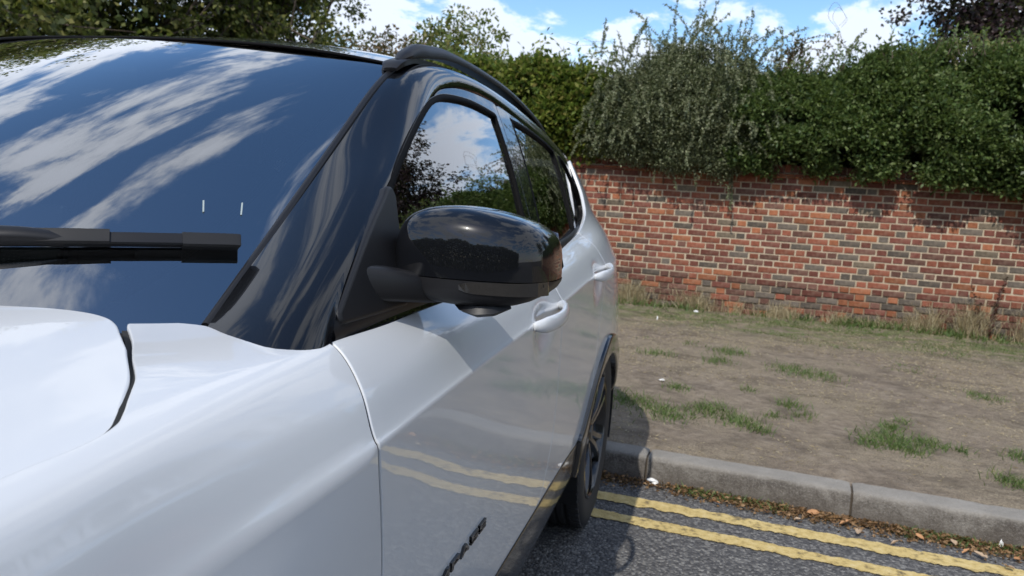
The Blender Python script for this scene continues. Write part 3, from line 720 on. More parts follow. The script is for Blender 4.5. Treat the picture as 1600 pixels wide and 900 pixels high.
# door mirror
def mirror_side(mirr,par):
    xs=np.array([-.462,-.4600,-.455,-.446,-.432,-.41,-.385,-.355,-.32,-.29,-.262,-.244,-.230,-.221,-.2155,-.2125,-.2115])
    xo=lambda v:-.2115-.020+(np.asarray(v)+.2115)*.965
    zt=pchip([-.462,-.455,-.44,-.42,-.389,-.35,-.309,-.26,-.232,-.217,-.2115],[1.125,1.166,1.190,1.201,1.2065,1.208,1.2035,1.192,1.177,1.155,1.110],xs)
    zb=pchip([-.462,-.45,-.42,-.377,-.30,-.244,-.222,-.2115],[1.092,1.080,1.069,1.062,1.060,1.072,1.086,1.102],xs)
    ry=pchip([-.462,-.455,-.43,-.35,-.28,-.235,-.217,-.2115],[.035,.068,.092,.100,.094,.076,.052,.018],xs)
    ym=pchip([-.462,-.35,-.25,-.2115],[1.135,1.135,1.145,1.165],xs)
    zs=1.1035;x0s=xs;xs=xo(xs)
    def half(top,shrink,n=30,e=4.2):
        V=[];F=[]
        for i,x in enumerate(xs):
            h=(zt[i]-zs) if top else (zs-zb[i])
            h=max(h,.002)
            for j in range(n+1):
                th=math.pi*j/n;c,s=math.cos(th),math.sin(th)
                yy=-math.copysign(abs(c)**(2/e),c)*(ry[i]*shrink if c>0 else .062*shrink*min(1,ry[i]/.06))
                zz=abs(s)**(2/(3.8 if top else 3.4))*h*(1 if top else -1)
                if top and c>0: yy+=0.002*ry[i]/.098*(zz/max(h,1e-6))**2   # cap leans back
                V.append((x,ym[i]+yy,zs+(0 if top else -.0015)+zz))
        m=n+1
        for i in range(len(xs)-1):
            for j in range(n): q=i*m+j;F.append((q,q+1,q+m+1,q+m))
        F.append(tuple(range(m)));F.append(tuple((len(xs)-1)*m+j for j in range(m)))
        if mirr:V=[(2*XC-x,y,z) for x,y,z in V]
        return V,F
    V,F=half(False,.985);body=rel(MB().add(V,F).build('door_mirror',M['black_satin'],par,auto=35))
    V,F=half(True,1.0);mb=MB().add(V,F);o=rel(mb.build('mirror_cap',M['black_gloss'],body,auto=60))
    md=o.modifiers.new('s','SUBSURF');md.levels=md.render_levels=1
    X=lambda x:2*XC-x if mirr else x
    # reflecting glass on the back
    mb=MB();mb.add([(X(x),1.2005,z) for x,z in ((-.44,1.085),(-.25,1.082),(-.232,1.12),(-.245,1.172),(-.30,1.188),(-.40,1.188),(-.44,1.16))],[(0,1,2,3,4,5,6)]);rel(mb.build('mirror_glass',M['mirror'],body,fix=False))
    # indicator strip with its cells
    mb=MB();n=12;V=[];F=[]
    for i in range(n+1):
        x=float(xo(-.335+(-.2165+.335)*i/n));yf=float(np.interp(x,xs,ym-ry*.985))
        h=np.interp(i/n,[0,.12,1],[.004,.0085,.0105]);zc=1.0925
        for dz in (h,-h): V.append((X(x),yf-.0045+(.003 if dz<0 else 0)+abs(dz)*.1,zc+dz))
        for dz in (h,-h): V.append((X(x),yf+.006,zc+dz))
    for i in range(n):
        a=4*i;b=a+4;F+=[(a,b,b+1,a+1),(a,a+2,b+2,b),(a+1,b+1,b+3,a+3)]
    F+=[(0,1,3,2),(4*n,4*n+2,4*n+3,4*n+1)]
    mb.add(V,F);ind=rel(mb.build('indicator_lens',M['lens'],body))
    # camera / puddle lamp pod underneath
    mb=MB();mb.sweep([(X(-0.367),1.10,1.062),(X(-0.347),1.09,1.056),(X(-0.33),1.088,1.052),(X(-0.312),1.09,1.055),(X(-0.29),1.10,1.062)],[(-.03,0),(-.02,-.006),(.02,-.006),(.035,0),(.03,.012),(-.03,.012)],up=(0,0,1),scale=[.5,.9,1,.9,.4]);rel(mb.build('lamp_pod',M['black_satin'],body,auto=40))
    # arm
    mb=MB();pa=smooth_path([(-.515,.965,1.098),(-.480,1.005,1.094),(-.450,1.055,1.087),(-.42,1.10,1.080),(-.385,1.125,1.074)],14)
    sc=[(np.interp(k/(len(pa)-1),[0,.25,1],[1.25,1.05,.9]),np.interp(k/(len(pa)-1),[0,.25,.7,1],[1.35,1.15,.90,.45])) for k in range(len(pa))]
    pa=[(X(x),y,z) for x,y,z in pa]
    mb.sweep(pa,[(-.045,-.018),(-.035,-.026),(.035,-.026),(.045,-.018),(.045,.014),(.035,.022),(-.035,.022),(-.045,.014)],up=(0,0,1),scale=sc);o=rel(mb.build('mirror_arm',M['black_satin'],body,smooth=True));md=o.modifiers.new('s','SUBSURF');md.levels=md.render_levels=2
    # foot triangle on the door
    sail=[(.868,1.056)]+sm2([(.868,1.063),(.92,1.100),(1.005,1.158),(1.085,1.205),(1.108,1.220),(1.118,1.219),(1.121,1.211)],16)+[(1.09,1.14),(1.065,1.085),(1.062,1.056)]
    rel(panel('mirror_foot',G,sail,M['black_satin'],body,h=.02,off=.012,r=.006,flange=.02,sc=(1,1),mirror=mirr))
for mirr,fdoor,rdoor in doors: mirror_side(mirr,fdoor)
# door handles
def handle(par,y0,y1,t0,t1,mirr):
    n=18;s=np.linspace(0,1,n);Y=y0+(y1-y0)*s;t=t0+(t1-t0)*s
    P=L(Y,t);N=surf_n(L,Y,t,(1,0,.1))
    bow=.040*np.sin(np.pi*np.clip(s*1.02,0,1))**.55
    q=P+N*(bow-.004)[:,None]
    w=np.interp(s,[0,.12,.5,.88,1],[.55,1,1,.95,.6])
    if mirr:q=q*[-1,1,1]+[2*XC,0,0];N=N*[-1,1,1]
    mb=MB();prof=[(math.cos(a)*.019,math.sin(a)*.009) for a in np.linspace(0,2*math.pi,14,endpoint=False)]
    mb.sweep(q,prof,up=[tuple(v) for v in N],scale=[(float(k),1.) for k in w]);o=rel(mb.build('door_handle',M['white'],par,auto=60))
    md=o.modifiers.new('s','SUBSURF');md.levels=md.render_levels=1
    if par.name.startswith('front_door'):
        mb=MB();c=P[-2]+ (surf_n(L,Y[-2:-1],t[-2:-1],(1,0,.1))[0])*.016;c=c+np.array([0,.012,-.002])
        if mirr:c=c*[-1,1,1]+[2*XC,0,0]
        mb.box(c,(.004,.003,.004));rel(mb.build('keyhole',M['rubber'],par))
for mirr,fdoor,rdoor in doors:
    handle(fdoor,1.585,1.865,4.98,5.02,mirr);handle(rdoor,2.40,2.66,4.98,5.02,mirr)
# badge letters on the lower front door, raised block capitals
def letter_strokes(ch):
    H=1.;W=.85;t=.24
    R=lambda x0,y0,x1,y1:[(x0,y0),(x1,y0),(x1,y1),(x0,y1)]
    return {'C':[R(0,0,t,1),R(t,1-t,W,1),R(t,0,W,t)],
     'O':[R(0,0,t,1),R(W-t,0,W,1),R(t,1-t,W-t,1),R(t,0,W-t,t)],
     'M':[R(0,0,t,1),R(1.05-t,0,1.05,1),[(t,1),(t,.62),(.525,.22),(.525,.62)],[(.525,.62),(.525,.22),(1.05-t,.62),(1.05-t,1)]],
     'P':[R(0,0,t,1),R(t,1-t,W,1),R(W-t,.42,W,1-t),R(t,.36,W,.42+.16)],
     'A':[[(0,0),(t,0),(.5,.72),(.5,1),(.36,1)],[(.5,1),(.5,.72),(1-t,0),(1,0),(.64,1)],R(.27,.18,.73,.36)],
     'S':[R(0,1-t,W,1),R(0,.40,t,1-t),R(0,.40,W,.62),R(W-t,t,W,.40),R(0,0,W,t)]}[ch],{'M':1.05,'A':1.0}.get(ch,W)
for mirr,fdoor,rdoor in doors:
    word='COMPASS';h=.016;z0=.614
    seq=word
    pos=[]
    for ch in seq:
        st,w=letter_strokes(ch);pos.append((ch,st,w))
    total=sum(p[2]+.22 for p in pos)-.22
    u=0
    for ch,st,w in pos:
        mb=MB()
        for poly in st:
            pts=[]
            for a,b in poly:
                f=(u+a)/total
                if mirr:f=1-f if False else f
                Yv=(.970+.345*f) if not mirr else (1.315-.345*f)
                pts.append((Yv,z0+b*h))
            Pn=Lz(np.array([p[0] for p in pts]),np.array([p[1] for p in pts]))
            lo=Pn-np.array([.001,0,0]);hi=Pn+np.array([.0050,0,0])
            V=np.vstack([lo,hi])
            if mirr:V=V*[-1,1,1]+[2*XC,0,0]
            n=len(pts);mb.add(V,[tuple(range(n)),tuple(range(2*n-1,n-1,-1))]+[(i,(i+1)%n,n+(i+1)%n,n+i) for i in range(n)])
        rel(mb.build('badge_letter',M['black_gloss'],fdoor));u+=w+.22
# wheels
def make_wheel():
    w=bpy.data.objects.new('wheel',None);COL.objects.link(w);w.parent=car
    I=Matrix.Identity(4);R=WR
    mb=MB()
    prof=[(.245,-.100),(.265,-.108),(.31,-.113),(.335,-.106),(.347,-.092)]
    gro=[]
    xs=np.linspace(-.088,.088,45)
    for x in xs:
        d=0
        for g in (-.052,-.018,.018,.052):
            if abs(x-g)<.0055:d=.009
        gro.append((R-.0015-abs(x)**2*.35-d,x))
    prof=prof+gro+[(.347,.092),(.335,.106),(.31,.113),(.265,.108),(.245,.100)]
    mb.lathe(prof,I,72)
    # shoulder tread blocks
    for k in range(60):
        a=2*math.pi*k/60
        for s in(-1,1):
            c=Vector((s*.084,math.cos(a)*(R-.006),math.sin(a)*(R-.006)))
            mb.box(c,(.017,.0125,.0055),Matrix.Rotation(a-math.pi/2,4,'X'))
    tyre=mb.build('tyre',M['tyre'],w,auto=35)
    mb=MB();mb.lathe([(.246,-.100),(.246,.094),(.243,.104),(.236,.106),(.230,.098),(.224,.06),(.215,-.08),(.220,-.100),(.246,-.100)],I,64);rim=mb.build('rim',M['rim'],w,auto=40)
    for k in range(5):
        a=2*math.pi*k/5+.3;mb=MB()
        for s in(-1,1):
            q=[]
            for r,x,off in ((.045,.072,.012),(.10,.086,.018),(.16,.094,.030),(.205,.096,.043),(.236,.090,.052)):
                aa=a+s*off/r if False else a
                v=Vector((x,r,s*off));q.append(Matrix.Rotation(a,4,'X')@v)
            mb.sweep(q,[(-.013,-.012),(.013,-.012),(.009,.008),(-.009,.008)],up=(1,0,0),scale=[1.1,1.0,.9,.95,1.15])
        mb.build('spoke',M['rim'],w,auto=40)
    mb=MB();mb.lathe([(0.,.088),(.028,.088),(.033,.082),(.060,.076),(.062,.04),(.0,.04)],I,32);mb.build('hub_cap',M['rim'],w,auto=40)
    mb=MB();mb.lathe([(.06,.02),(.155,.02),(.155,-.004),(.06,-.004)],I,40);mb.build('brake_disc',M['steel'],w,auto=40)
    mb=MB();mb.sweep([Matrix.Rotation(x,4,'X')@Vector((.01,.13,0)) for x in(-.35,0,.35)],[(-.03,-.045),(.03,-.045),(.03,.04),(-.03,.04)],up=[tuple(Matrix.Rotation(x,3,'X')@Vector((0,1,0))) for x in(-.35,0,.35)]);mb.build('brake_caliper',M['dark'],w)
    return w
w0=make_wheel()
def place_wheel(w,x,y,flip):
    w.location=(x-XC,y-1.5,WR-.003);w.rotation_euler=(0.4,0,math.pi if flip else 0)
kids=[c for c in bpy.data.objects if c.parent is w0]
place_wheel(w0,-.372-.109,AX_R,False)
for (x,y,f) in ((-.372-.109,AX_F,False),(2*XC+.372+.109,AX_R,True),(2*XC+.372+.109,AX_F,True)):
    w=w0.copy();COL.objects.link(w)
    for c in kids:
        d=c.copy();COL.objects.link(d);d.parent=w
    place_wheel(w,x,y,f)
# rear and front ends (turned away from the picture)
def rear(d,w):
    d=np.asarray(d,float);t=np.asarray(w,float);e=L(np.full(len(d),3.615),t);X=XC+(e[:,0]-XC)*d
    return np.c_[X,3.615+.085*(1-np.abs(d)**3)*np.interp(t,[0,2,4,6,9],[1.2,1.4,1.1,.9,-.6]),e[:,2]]
rel(grid_obj('tailgate',rear,np.linspace(-1,1,31),np.linspace(0,9,31),M['white'],car,(0,1,.2)))
mb=MB();P=rear(np.linspace(-.8,.8,20),np.full(20,8.0));mb.sweep(P+np.array([0,.006,0]),[(-.012,-.11),(.012,-.11),(.012,.10),(-.012,.10)],up=(0,-.3,1));rel(mb.build('rear_screen',M['privacy'],car))
for s in(1,-1):
    mb=MB();P=rear(s*np.linspace(.55,.98,8),np.full(8,5.6));mb.sweep(P+np.array([0,.01,0]),[(-.01,-.05),(.01,-.05),(.01,.05),(-.01,.05)]);rel(mb.build('tail_lamp',M['red_lens'],car))
mb=MB();mb.box((XC,3.735,.80),(.26,.006,.055));rel(mb.build('number_plate',M['headliner'],car))
mb=MB();q=roofS(np.linspace(-.95,.95,20),np.full(20,1.0))+np.array([0,.06,-.012]);mb.sweep(q,[(-.09,-.006),(.07,-.006),(.07,.012),(-.09,.004)]);rel(mb.build('roof_spoiler',M['black_gloss'],car))
def nose(d,w):
    d=np.asarray(d,float);t=np.asarray(w,float);e=L(np.full(len(d),-.62),t);X=XC+(e[:,0]-XC)*d
    return np.c_[X,-.62-.10*(1-np.abs(d)**3),e[:,2]]
rel(grid_obj('front_bumper',nose,np.linspace(-1,1,31),np.linspace(0,8,25),M['white'],car,(0,-1,.2)))
mb=MB()
for i in range(7):
    x=XC-.33+.11*i;yy=float(nose(np.array([(x-XC)/.5]),np.array([4.5]))[0,1]);mb.box((x,yy-.004,.70),(.043,.012,.055))
rel(mb.build('grille',M['black_gloss'],car))
for s in(1,-1):
    mb=MB();P=nose(s*np.linspace(.62,.98,8),np.full(8,4.6));mb.sweep(P+np.array([0,-.008,0]),[(-.012,-.04),(.012,-.04),(.012,.04),(-.012,.04)]);rel(mb.build('headlamp',M['clear_lens'],car))
# underbody and cabin
mb=MB();mb.box((XC,1.5,.30),(.76,1.95,.05));rel(mb.build('underbody',M['dark'],car))
mb=MB();mb.box((XC,.05,.66),(.64,.50,.26));rel(mb.build('engine_bay',M['dark'],car))
mb=MB();mb.box((XC,1.95,.42),(.70,1.35,.05));rel(mb.build('cabin_floor',M['interior'],car))
def dash(d,w):
    d=np.asarray(d,float);w=np.asarray(w,float);a=ws(d*.97,np.full(len(d),.02))-np.array([0,0,.012])
    y1=1.10+0*d;z1=1.0+.03*np.exp(-((d+.5)/.22)**2)
    P=np.c_[a[:,0],a[:,1]+(y1-a[:,1])*np.clip(w,0,1),a[:,2]+(z1-a[:,2])*np.clip(w,0,1)+.02*np.sin(np.pi*np.clip(w,0,1))]
    P[:,2]-=np.clip(w-1,0,1)*.45;P[:,1]+=np.clip(w-1,0,1)*.02
    return P
rel(grid_obj('dashboard',dash,np.linspace(-1,1,40),np.linspace(0,2,30),M['interior'],car,(0,0,1)))
mb=MB();mb.box((XC+.0,1.09,1.095),(.152,.008,.066),Matrix.Rotation(-.15,4,'X'));o=rel(mb.build('centre_screen',M['screen'],car,bevel=.006))
def seat(x):
    mb=MB();mb.box((x,1.86,.62),(.25,.26,.09));s=rel(mb.build('front_seat',M['seat'],car,bevel=.05))
    mb=MB();mb.box((x,2.16,.95),(.235,.06,.33),Matrix.Rotation(-.28,4,'X'));rel(mb.build('seat_back',M['seat'],s,bevel=.05))
    mb=MB();mb.box((x,2.27,1.335),(.13,.045,.085),Matrix.Rotation(-.15,4,'X'));rel(mb.build('headrest',M['seat'],s,bevel=.035))
    for dx in(-.05,.05): rel(MB().tube([(x+dx,2.24,1.20),(x+dx,2.26,1.30)],.006,6).build('headrest_post',M['chrome'],s))
seat(XC+.37);seat(XC-.37)
mb=MB();mb.box((XC,2.80,.60),(.62,.25,.09));rs=rel(mb.build('rear_bench',M['seat'],car,bevel=.05))
mb=MB();mb.box((XC,3.05,.95),(.60,.06,.32),Matrix.Rotation(-.25,4,'X'));rel(mb.build('bench_back',M['seat'],rs,bevel=.05))
mb=MB();sw=Vector((XC-.37,1.36,1.0));Rm=Matrix.Rotation(math.radians(-68),4,'X');ring=[sw+Rm@Vector((.185*math.cos(a),.185*math.sin(a),0)) for a in np.linspace(0,2*math.pi,33)];mb.tube(ring,.014,8,False)
for a in(.0,math.pi,-math.pi/2): mb.tube([sw,sw+Rm@Vector((.18*math.cos(a),.18*math.sin(a),0))],.014,6)
mb.box(sw,(.06,.06,.02),Rm);rel(mb.build('steering_wheel',M['interior'],car,smooth=True))
mb=MB();mb.box((XC,1.32,1.40),(.12,.015,.035),Matrix.Rotation(.1,4,'X'));rel(mb.build('rear_view_mirror',M['black_matte'],car,bevel=.012))
hl=lambda d,w:roofS(d*.97,.02+w*.96)-np.array([0,0,.03])
rel(grid_obj('headliner',hl,np.linspace(-1,1,15),np.linspace(0,1,15),M['headliner'],car,(0,0,-1)))
for mirr in(False,True):
    mb=MB();x=lambda v:2*XC-v if mirr else v
    mb.sweep([(x(-.53),2.02,.50),(x(-.55),2.03,1.05),(x(-.66),2.09,1.40)],[(-.05,-.02),(.05,-.02),(.05,.02),(-.05,.02)],up=(1,0,0));rel(mb.build('pillar_trim',M['interior'],car))
    mb=MB();mb.sweep([(x(-.50),.9,.78),(x(-.50),3.2,.80)],[(-.02,-.26),(.02,-.26),(.02,.24),(-.02,.24)]);rel(mb.build('door_lining',M['interior'],car))
# ------------------------------------------------------------------ ground, road, kerb
KO=np.array([0,3.31]);KX=np.array([.9966,-.0823]);KY=np.array([.0823,.9966]);KA=math.atan2(KX[1],KX[0])
def kp(a,b,z): 
    a=np.asarray(a,float);b=np.asarray(b,float)
    return np.stack([KO[0]+KX[0]*a+KY[0]*b,KO[1]+KX[1]*a+KY[1]*b,np.broadcast_to(np.asarray(z,float),a.shape)],-1)
WO=np.array([-.938,9.73]);WX=np.array([.9970,-.0775]);WY=np.array([.0775,.9970]);WA=math.atan2(WX[1],WX[0]);WZ=1.652;CO=.0757
def wp(a,b,z):
    a=np.asarray(a,float);b=np.asarray(b,float)
    return np.stack([WO[0]+WX[0]*a+WY[0]*b,WO[1]+WX[1]*a+WY[1]*b,np.broadcast_to(np.asarray(z,float),np.broadcast(a,b).shape)],-1)
_perm=np.random.default_rng(3).random((256,256))
def vnoise(x,y):
    x=np.asarray(x,float);y=np.asarray(y,float);i=np.floor(x).astype(int);j=np.floor(y).astype(int);u=x-i;v=y-j;u=u*u*(3-2*u);v=v*v*(3-2*v)
    p=lambda a,b:_perm[a%256,b%256]
    return (p(i,j)*(1-u)+p(i+1,j)*u)*(1-v)+(p(i,j+1)*(1-u)+p(i+1,j+1)*u)*v
def fbm(x,y,o=4): return sum(vnoise(x*2**k+17*k,y*2**k+5*k)*.5**k for k in range(o))/sum(.5**k for k in range(o))
def asphalt():
    m,nt,b=new_mat('asphalt');g=NT(nt);c=g.coord()
    v=g.voro(c,95,'Color');d=g.voro(c,95,'Distance');s=g.n('ShaderNodeSeparateColor');g.set(s,0,v)
    col=g.ramp(s.outputs[0],[(0,(.034,.034,.037)),(.4,(.075,.074,.076)),(.72,(.15,.145,.138)),(1,(.30,.29,.27))])
    big=g.noise(c,1.6,5,.6);fine=g.noise(c,420,2)
    col=g.mix(g.math('MULTIPLY',big,.45),col,(.14,.13,.118))
    col=g.mix(g.math('MULTIPLY',fine,.4),col,(.035,.035,.038))
    g.set(b,'Base Color',col);b.inputs['Roughness'].default_value=.82
    h=g.math('ADD',g.math('MULTIPLY',d,-1.2),g.math('MULTIPLY',g.noise(c,60,4),.8))
    g.set(b,'Normal',g.bump(h,.9,.007));return m
def verge_mat():
    m,nt,b=new_mat('dry_verge');g=NT(nt);c=g.coord()
    n1=g.noise(c,1.1,6,.62);n2=g.noise(c,14,5,.65);n3=g.noise(c,110,3,.6)
    soil=g.ramp(n2,[(.25,(.15,.122,.098)),(.5,(.245,.198,.150)),(.75,(.35,.295,.235))])
    straw=g.ramp(n3,[(.3,(.17,.135,.09)),(.55,(.32,.265,.185)),(.75,(.47,.41,.30))])
    f=g.ramp(g.math('ADD',g.math('MULTIPLY',n1,.7),g.math('MULTIPLY',n3,.3)),[(.43,0.),(.60,.85)])
    col=g.mix(f,soil,straw)
    at=g.n('ShaderNodeAttribute');at.attribute_name='green'
    gm=g.math('MULTIPLY',at.outputs['Fac'],g.ramp(g.noise(c,5,5,.65),[(.38,0.),(.60,1.)]),True)
    green=g.ramp(n3,[(.3,(.06,.095,.025)),(.6,(.13,.19,.05)),(.8,(.23,.25,.10))])
    col=g.mix(g.math('MULTIPLY',gm,.8),col,green)
    n4=g.noise(c,3.2,5,.7,.6);col=g.mix(g.ramp(n4,[(.36,.55),(.52,0.)]),col,(.095,.076,.060))
    sp=g.voro(c,38,'Distance');col=g.mix(g.ramp(sp,[(.0,.7),(.10,0.)]),col,(.30,.26,.21))
    g.set(b,'Base Color',col);b.inputs['Roughness'].default_value=.95;b.inputs['Specular IOR Level'].default_value=.15
    h=g.math('ADD',g.math('MULTIPLY',n3,.5),g.math('MULTIPLY',n2,1.0))
    g.set(b,'Normal',g.bump(h,1.0,.035));return m
def kerb_mat():
    m,nt,b=new_mat('kerb_concrete');g=NT(nt);c0=g.coord();oi=g.n('ShaderNodeObjectInfo').outputs['Random']
    va=g.n('ShaderNodeVectorMath',operation='ADD');g.set(va,0,c0);cx=g.n('ShaderNodeCombineXYZ');g.set(cx,0,g.math('MULTIPLY',oi,37.0));g.set(va,1,cx.outputs[0]);c=va.outputs[0]
    n1=g.noise(c,7,7,.7,.5);n2=g.noise(c,120,5,.75);n3=g.noise(c,26,6,.7)
    col=g.ramp(n1,[(.34,(.085,.074,.064)),(.5,(.155,.14,.122)),(.64,(.25,.232,.205))])
    col=g.mix(g.ramp(n3,[(.45,0.),(.65,.6)]),col,(.085,.073,.062))
    col=g.mix(g.ramp(n2,[(.5,0.),(.7,.55)]),col,(.36,.34,.31))
    col=g.mix(g.ramp(n2,[(.3,.6),(.45,0.)]),col,(.05,.045,.04))
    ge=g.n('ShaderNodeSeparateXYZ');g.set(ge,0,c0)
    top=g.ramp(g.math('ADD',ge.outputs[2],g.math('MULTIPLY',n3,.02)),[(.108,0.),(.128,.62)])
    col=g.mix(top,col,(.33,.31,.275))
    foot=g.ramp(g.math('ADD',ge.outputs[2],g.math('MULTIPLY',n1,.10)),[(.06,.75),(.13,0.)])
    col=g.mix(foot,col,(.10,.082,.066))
    g.set(b,'Base Color',col);b.inputs['Roughness'].default_value=.93
    g.set(b,'Normal',g.bump(g.math('ADD',n2,n3),.8,.008));return m
def yellow_mat():
    m,nt,b=new_mat('yellow_paint');g=NT(nt);c=g.coord()
    n=g.noise(c,30,6,.7);n2=g.noise(c,4,4,.6)
    col=g.ramp(n,[(.3,(.30,.21,.07)),(.5,(.52,.39,.15)),(.75,(.62,.50,.26))])
    w=g.ramp(g.math('ADD',g.math('MULTIPLY',n,.75),g.math('MULTIPLY',n2,.35)),[(.40,.85),(.50,0.)])
    col=g.mix(w,col,(.11,.09,.055))
    g.set(b,'Base Color',col);b.inputs['Roughness'].default_value=.7
    g.set(b,'Normal',g.bump(g.voro(c,135),.5,.004));return m
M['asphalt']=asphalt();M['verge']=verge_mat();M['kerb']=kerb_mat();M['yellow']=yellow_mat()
M['earth']=plain('garden_soil',(.07,.055,.04),.95)
tag(mesh_obj('ground',[(-700,-700,-.35),(700,-700,-.35),(700,700,-.35),(-700,700,-.35)],[(0,1,2,3)],M['earth']),kind='structure')
tag(mesh_obj('road',kp([-150,150,150,-150],[-60,-60,.06,.06],0.),[(0,1,2,3)],M['asphalt']),kind='structure')
# verge
av=np.unique(np.r_[np.arange(-16,-1.2,.3),np.arange(-1.2,6.2,.035),np.arange(6.2,22,.3)]);bv=np.unique(np.r_[np.arange(.07,6.45,.035),6.45])
def verge_z(a,b):
    z=.108-.155*np.clip(b/6.3,0,1.1)+.05*(fbm(a*.7,b*.7,3)-.5)*np.clip((b-.1)/1.0,0,1)+.022*(fbm(a*5,b*5,4)-.5)
    z=z-.012*np.exp(-((b-.12)/.12)**2)+.02*np.exp(-((b-6.15)/.25)**2)
    return z
A,B=np.meshgrid(av,bv,indexing='ij');Z=verge_z(A,B);P=kp(A.ravel(),B.ravel(),Z.ravel())
na,nb=len(av),len(bv);ii=np.arange(na*nb).reshape(na,nb);F=np.stack([ii[:-1,:-1],ii[1:,:-1],ii[1:,1:],ii[:-1,1:]],-1).reshape(-1,4)
vg=tag(mesh_obj('grass_verge',P,F,M['verge'],smooth=True),kind='structure')
gat=vg.data.attributes.new('green','FLOAT','POINT')
gr=np.clip((B-4.0)/1.5,0,1)*np.clip((6.3-B)/.4,.3,1)+.9*np.clip((A-2.6)/1.2,0,1)*np.clip((B-3.4)/1,0,1)
gat.data.foreach_set('value',np.clip(gr,0,1).ravel().astype(np.float32))
# double yellow lines
def yline(b0,b1,seed,slope):
    a=np.r_[np.arange(-9,-.9,.05),np.arange(-.9,2.2,.006),np.arange(2.2,20,.05)];sd=seed*31.7
    j=lambda s,f,amp:amp*(fbm(a*f+s,a*0+s*1.3,5)-.5)
    far=b0+slope*a+j(sd,24,.026)+j(sd+3,95,.012)+j(sd+4,5,.012);near=b1+slope*a+j(sd+7,20,.034)+j(sd+9,95,.018)+j(sd+11,6,.014)
    n=len(a);V=np.vstack([kp(a,near,.0045),kp(a,far,.0045)]);F=[(i,i+1,n+i+1,n+i) for i in range(n-1)]
    return tag(mesh_obj('yellow_line',V,F,M['yellow']),kind='structure')
yline(-.200,-.288,1,.010);yline(-.398,-.474,2,.000)
# kerb stones
kerb=empty('kerb',(float(KO[0]),float(KO[1]),0),KA);kerb['kind']='structure'
def stone_mesh(seed):
    r=np.random.default_rng(seed);n=42;prof=[(.0,-.08),(.003,.0),(.005,.04),(.007,.08),(.009,.102),(.015,.113),(.026,.118),(.05,.1195),(.085,.120),(.125,.120),(.125,-.08)];nz_=[r.random(2)*50 for _ in prof]
    V=[];F=[];k=len(prof)
    for i in range(n):
        x=(-.5+i/(n-1))*.829
        e=1 if 0<i<n-1 else .985
        for b,z in prof: ch=.006*max(0,float(fbm(x*14+seed*9,b*40+z*30,3))-.62)/.2 if .08<z else 0;V.append((x,b+r.normal(0,.0009)+.004*(float(fbm(x*9+seed*7,z*30,3))-.5)+ch+(.004 if e<1 and b<.03 else 0),z+r.normal(0,.0007)+.003*(float(fbm(x*7+seed*5,b*30,3))-.5)-ch*.8-(.005 if e<1 and z>.08 else 0)))
    for i in range(n-1):
        for j in range(k): F.append((i*k+j,i*k+(j+1)%k,(i+1)*k+(j+1)%k,(i+1)*k+j))
    F+=[tuple(range(k)),tuple((n-1)*k+j for j in range(k-1,-1,-1))]
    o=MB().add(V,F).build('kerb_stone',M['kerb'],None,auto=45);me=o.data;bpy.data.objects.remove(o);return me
sm_=[stone_mesh(s) for s in range(3)]
for i in range(-12,16):
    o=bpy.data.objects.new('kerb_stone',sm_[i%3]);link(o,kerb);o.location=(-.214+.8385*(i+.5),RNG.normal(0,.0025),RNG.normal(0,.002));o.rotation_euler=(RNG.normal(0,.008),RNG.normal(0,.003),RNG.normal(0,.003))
# dark bed showing in the kerb joints
mb=MB();mb.sweep(kp(np.array([-11,16.]),np.array([.07,.07]),.0),[(-.045,-.05),(.045,-.05),(.045,.104),(-.045,.104)]);o=mb.build('kerb_bed',M['earth'],None);tag(o,kind='structure')
# ------------------------------------------------------------------ the brick wall
wall=empty('brick_wall',(float(WO[0]),float(WO[1]),0),WA)
tag(wall,'old red, orange and grey brick garden wall with pale mortar behind the verge','wall')
def brick_mat(name,c):
    m,nt,b=new_mat(name);g=NT(nt);co=g.coord();oi=g.n('ShaderNodeObjectInfo').outputs['Random'];isl=g.n('ShaderNodeNewGeometry').outputs['Random Per Island']
    r=g.math('FRACT',g.math('ADD',oi,isl))
    n=g.noise(co,28,5,.7);n2=g.noise(co,9,3)
    col=g.ramp(n,[(.25,tuple(x*.62 for x in c)),(.5,c),(.8,tuple(min(1,x*1.3+.015) for x in c))])
    v=g.math('ADD',.72,g.math('MULTIPLY',r,.56));hs=g.n('ShaderNodeHueSaturation');g.set(hs,'Value',v);g.set(hs,'Color',col)
    g.set(b,'Base Color',g.mix(g.ramp(n2,[(.55,0.),(.8,.35)]),hs.outputs[0],(.32,.25,.18)));b.inputs['Roughness'].default_value=.92;b.inputs['Specular IOR Level'].default_value=.2
    g.set(b,'Normal',g.bump(n,.6,.006));return m
BC=[('brick_red',(.205,.070,.043)),('brick_dark_red',(.145,.053,.039)),('brick_orange',(.265,.100,.050)),('brick_grey',(.108,.090,.074)),('brick_brown',(.125,.062,.047)),('brick_olive',(.135,.108,.078))]
BM=[brick_mat(*b) for b in BC]
def mortar():
    m,nt,b=new_mat('lime_mortar');g=NT(nt);c=g.coord();n=g.noise(c,18,6,.7);n2=g.noise(c,2.2,4,.6)
    col=g.ramp(n,[(.25,(.33,.27,.19)),(.55,(.47,.39,.285)),(.8,(.58,.50,.38))])
    s=g.n('ShaderNodeSeparateXYZ');g.set(s,0,c)
    damp=g.ramp(g.math('ADD',s.outputs[2],g.math('MULTIPLY',n2,.5)),[(.35,.75),(.75,0.)])
    col=g.mix(damp,col,(.17,.125,.085));g.set(b,'Base Color',col);b.inputs['Roughness'].default_value=.95;b.inputs['Specular IOR Level'].default_value=.1
    g.set(b,'Normal',g.bump(n,.8,.012));return m
M['mortar']=mortar()
def wobj(o):
    o.parent=wall;return o
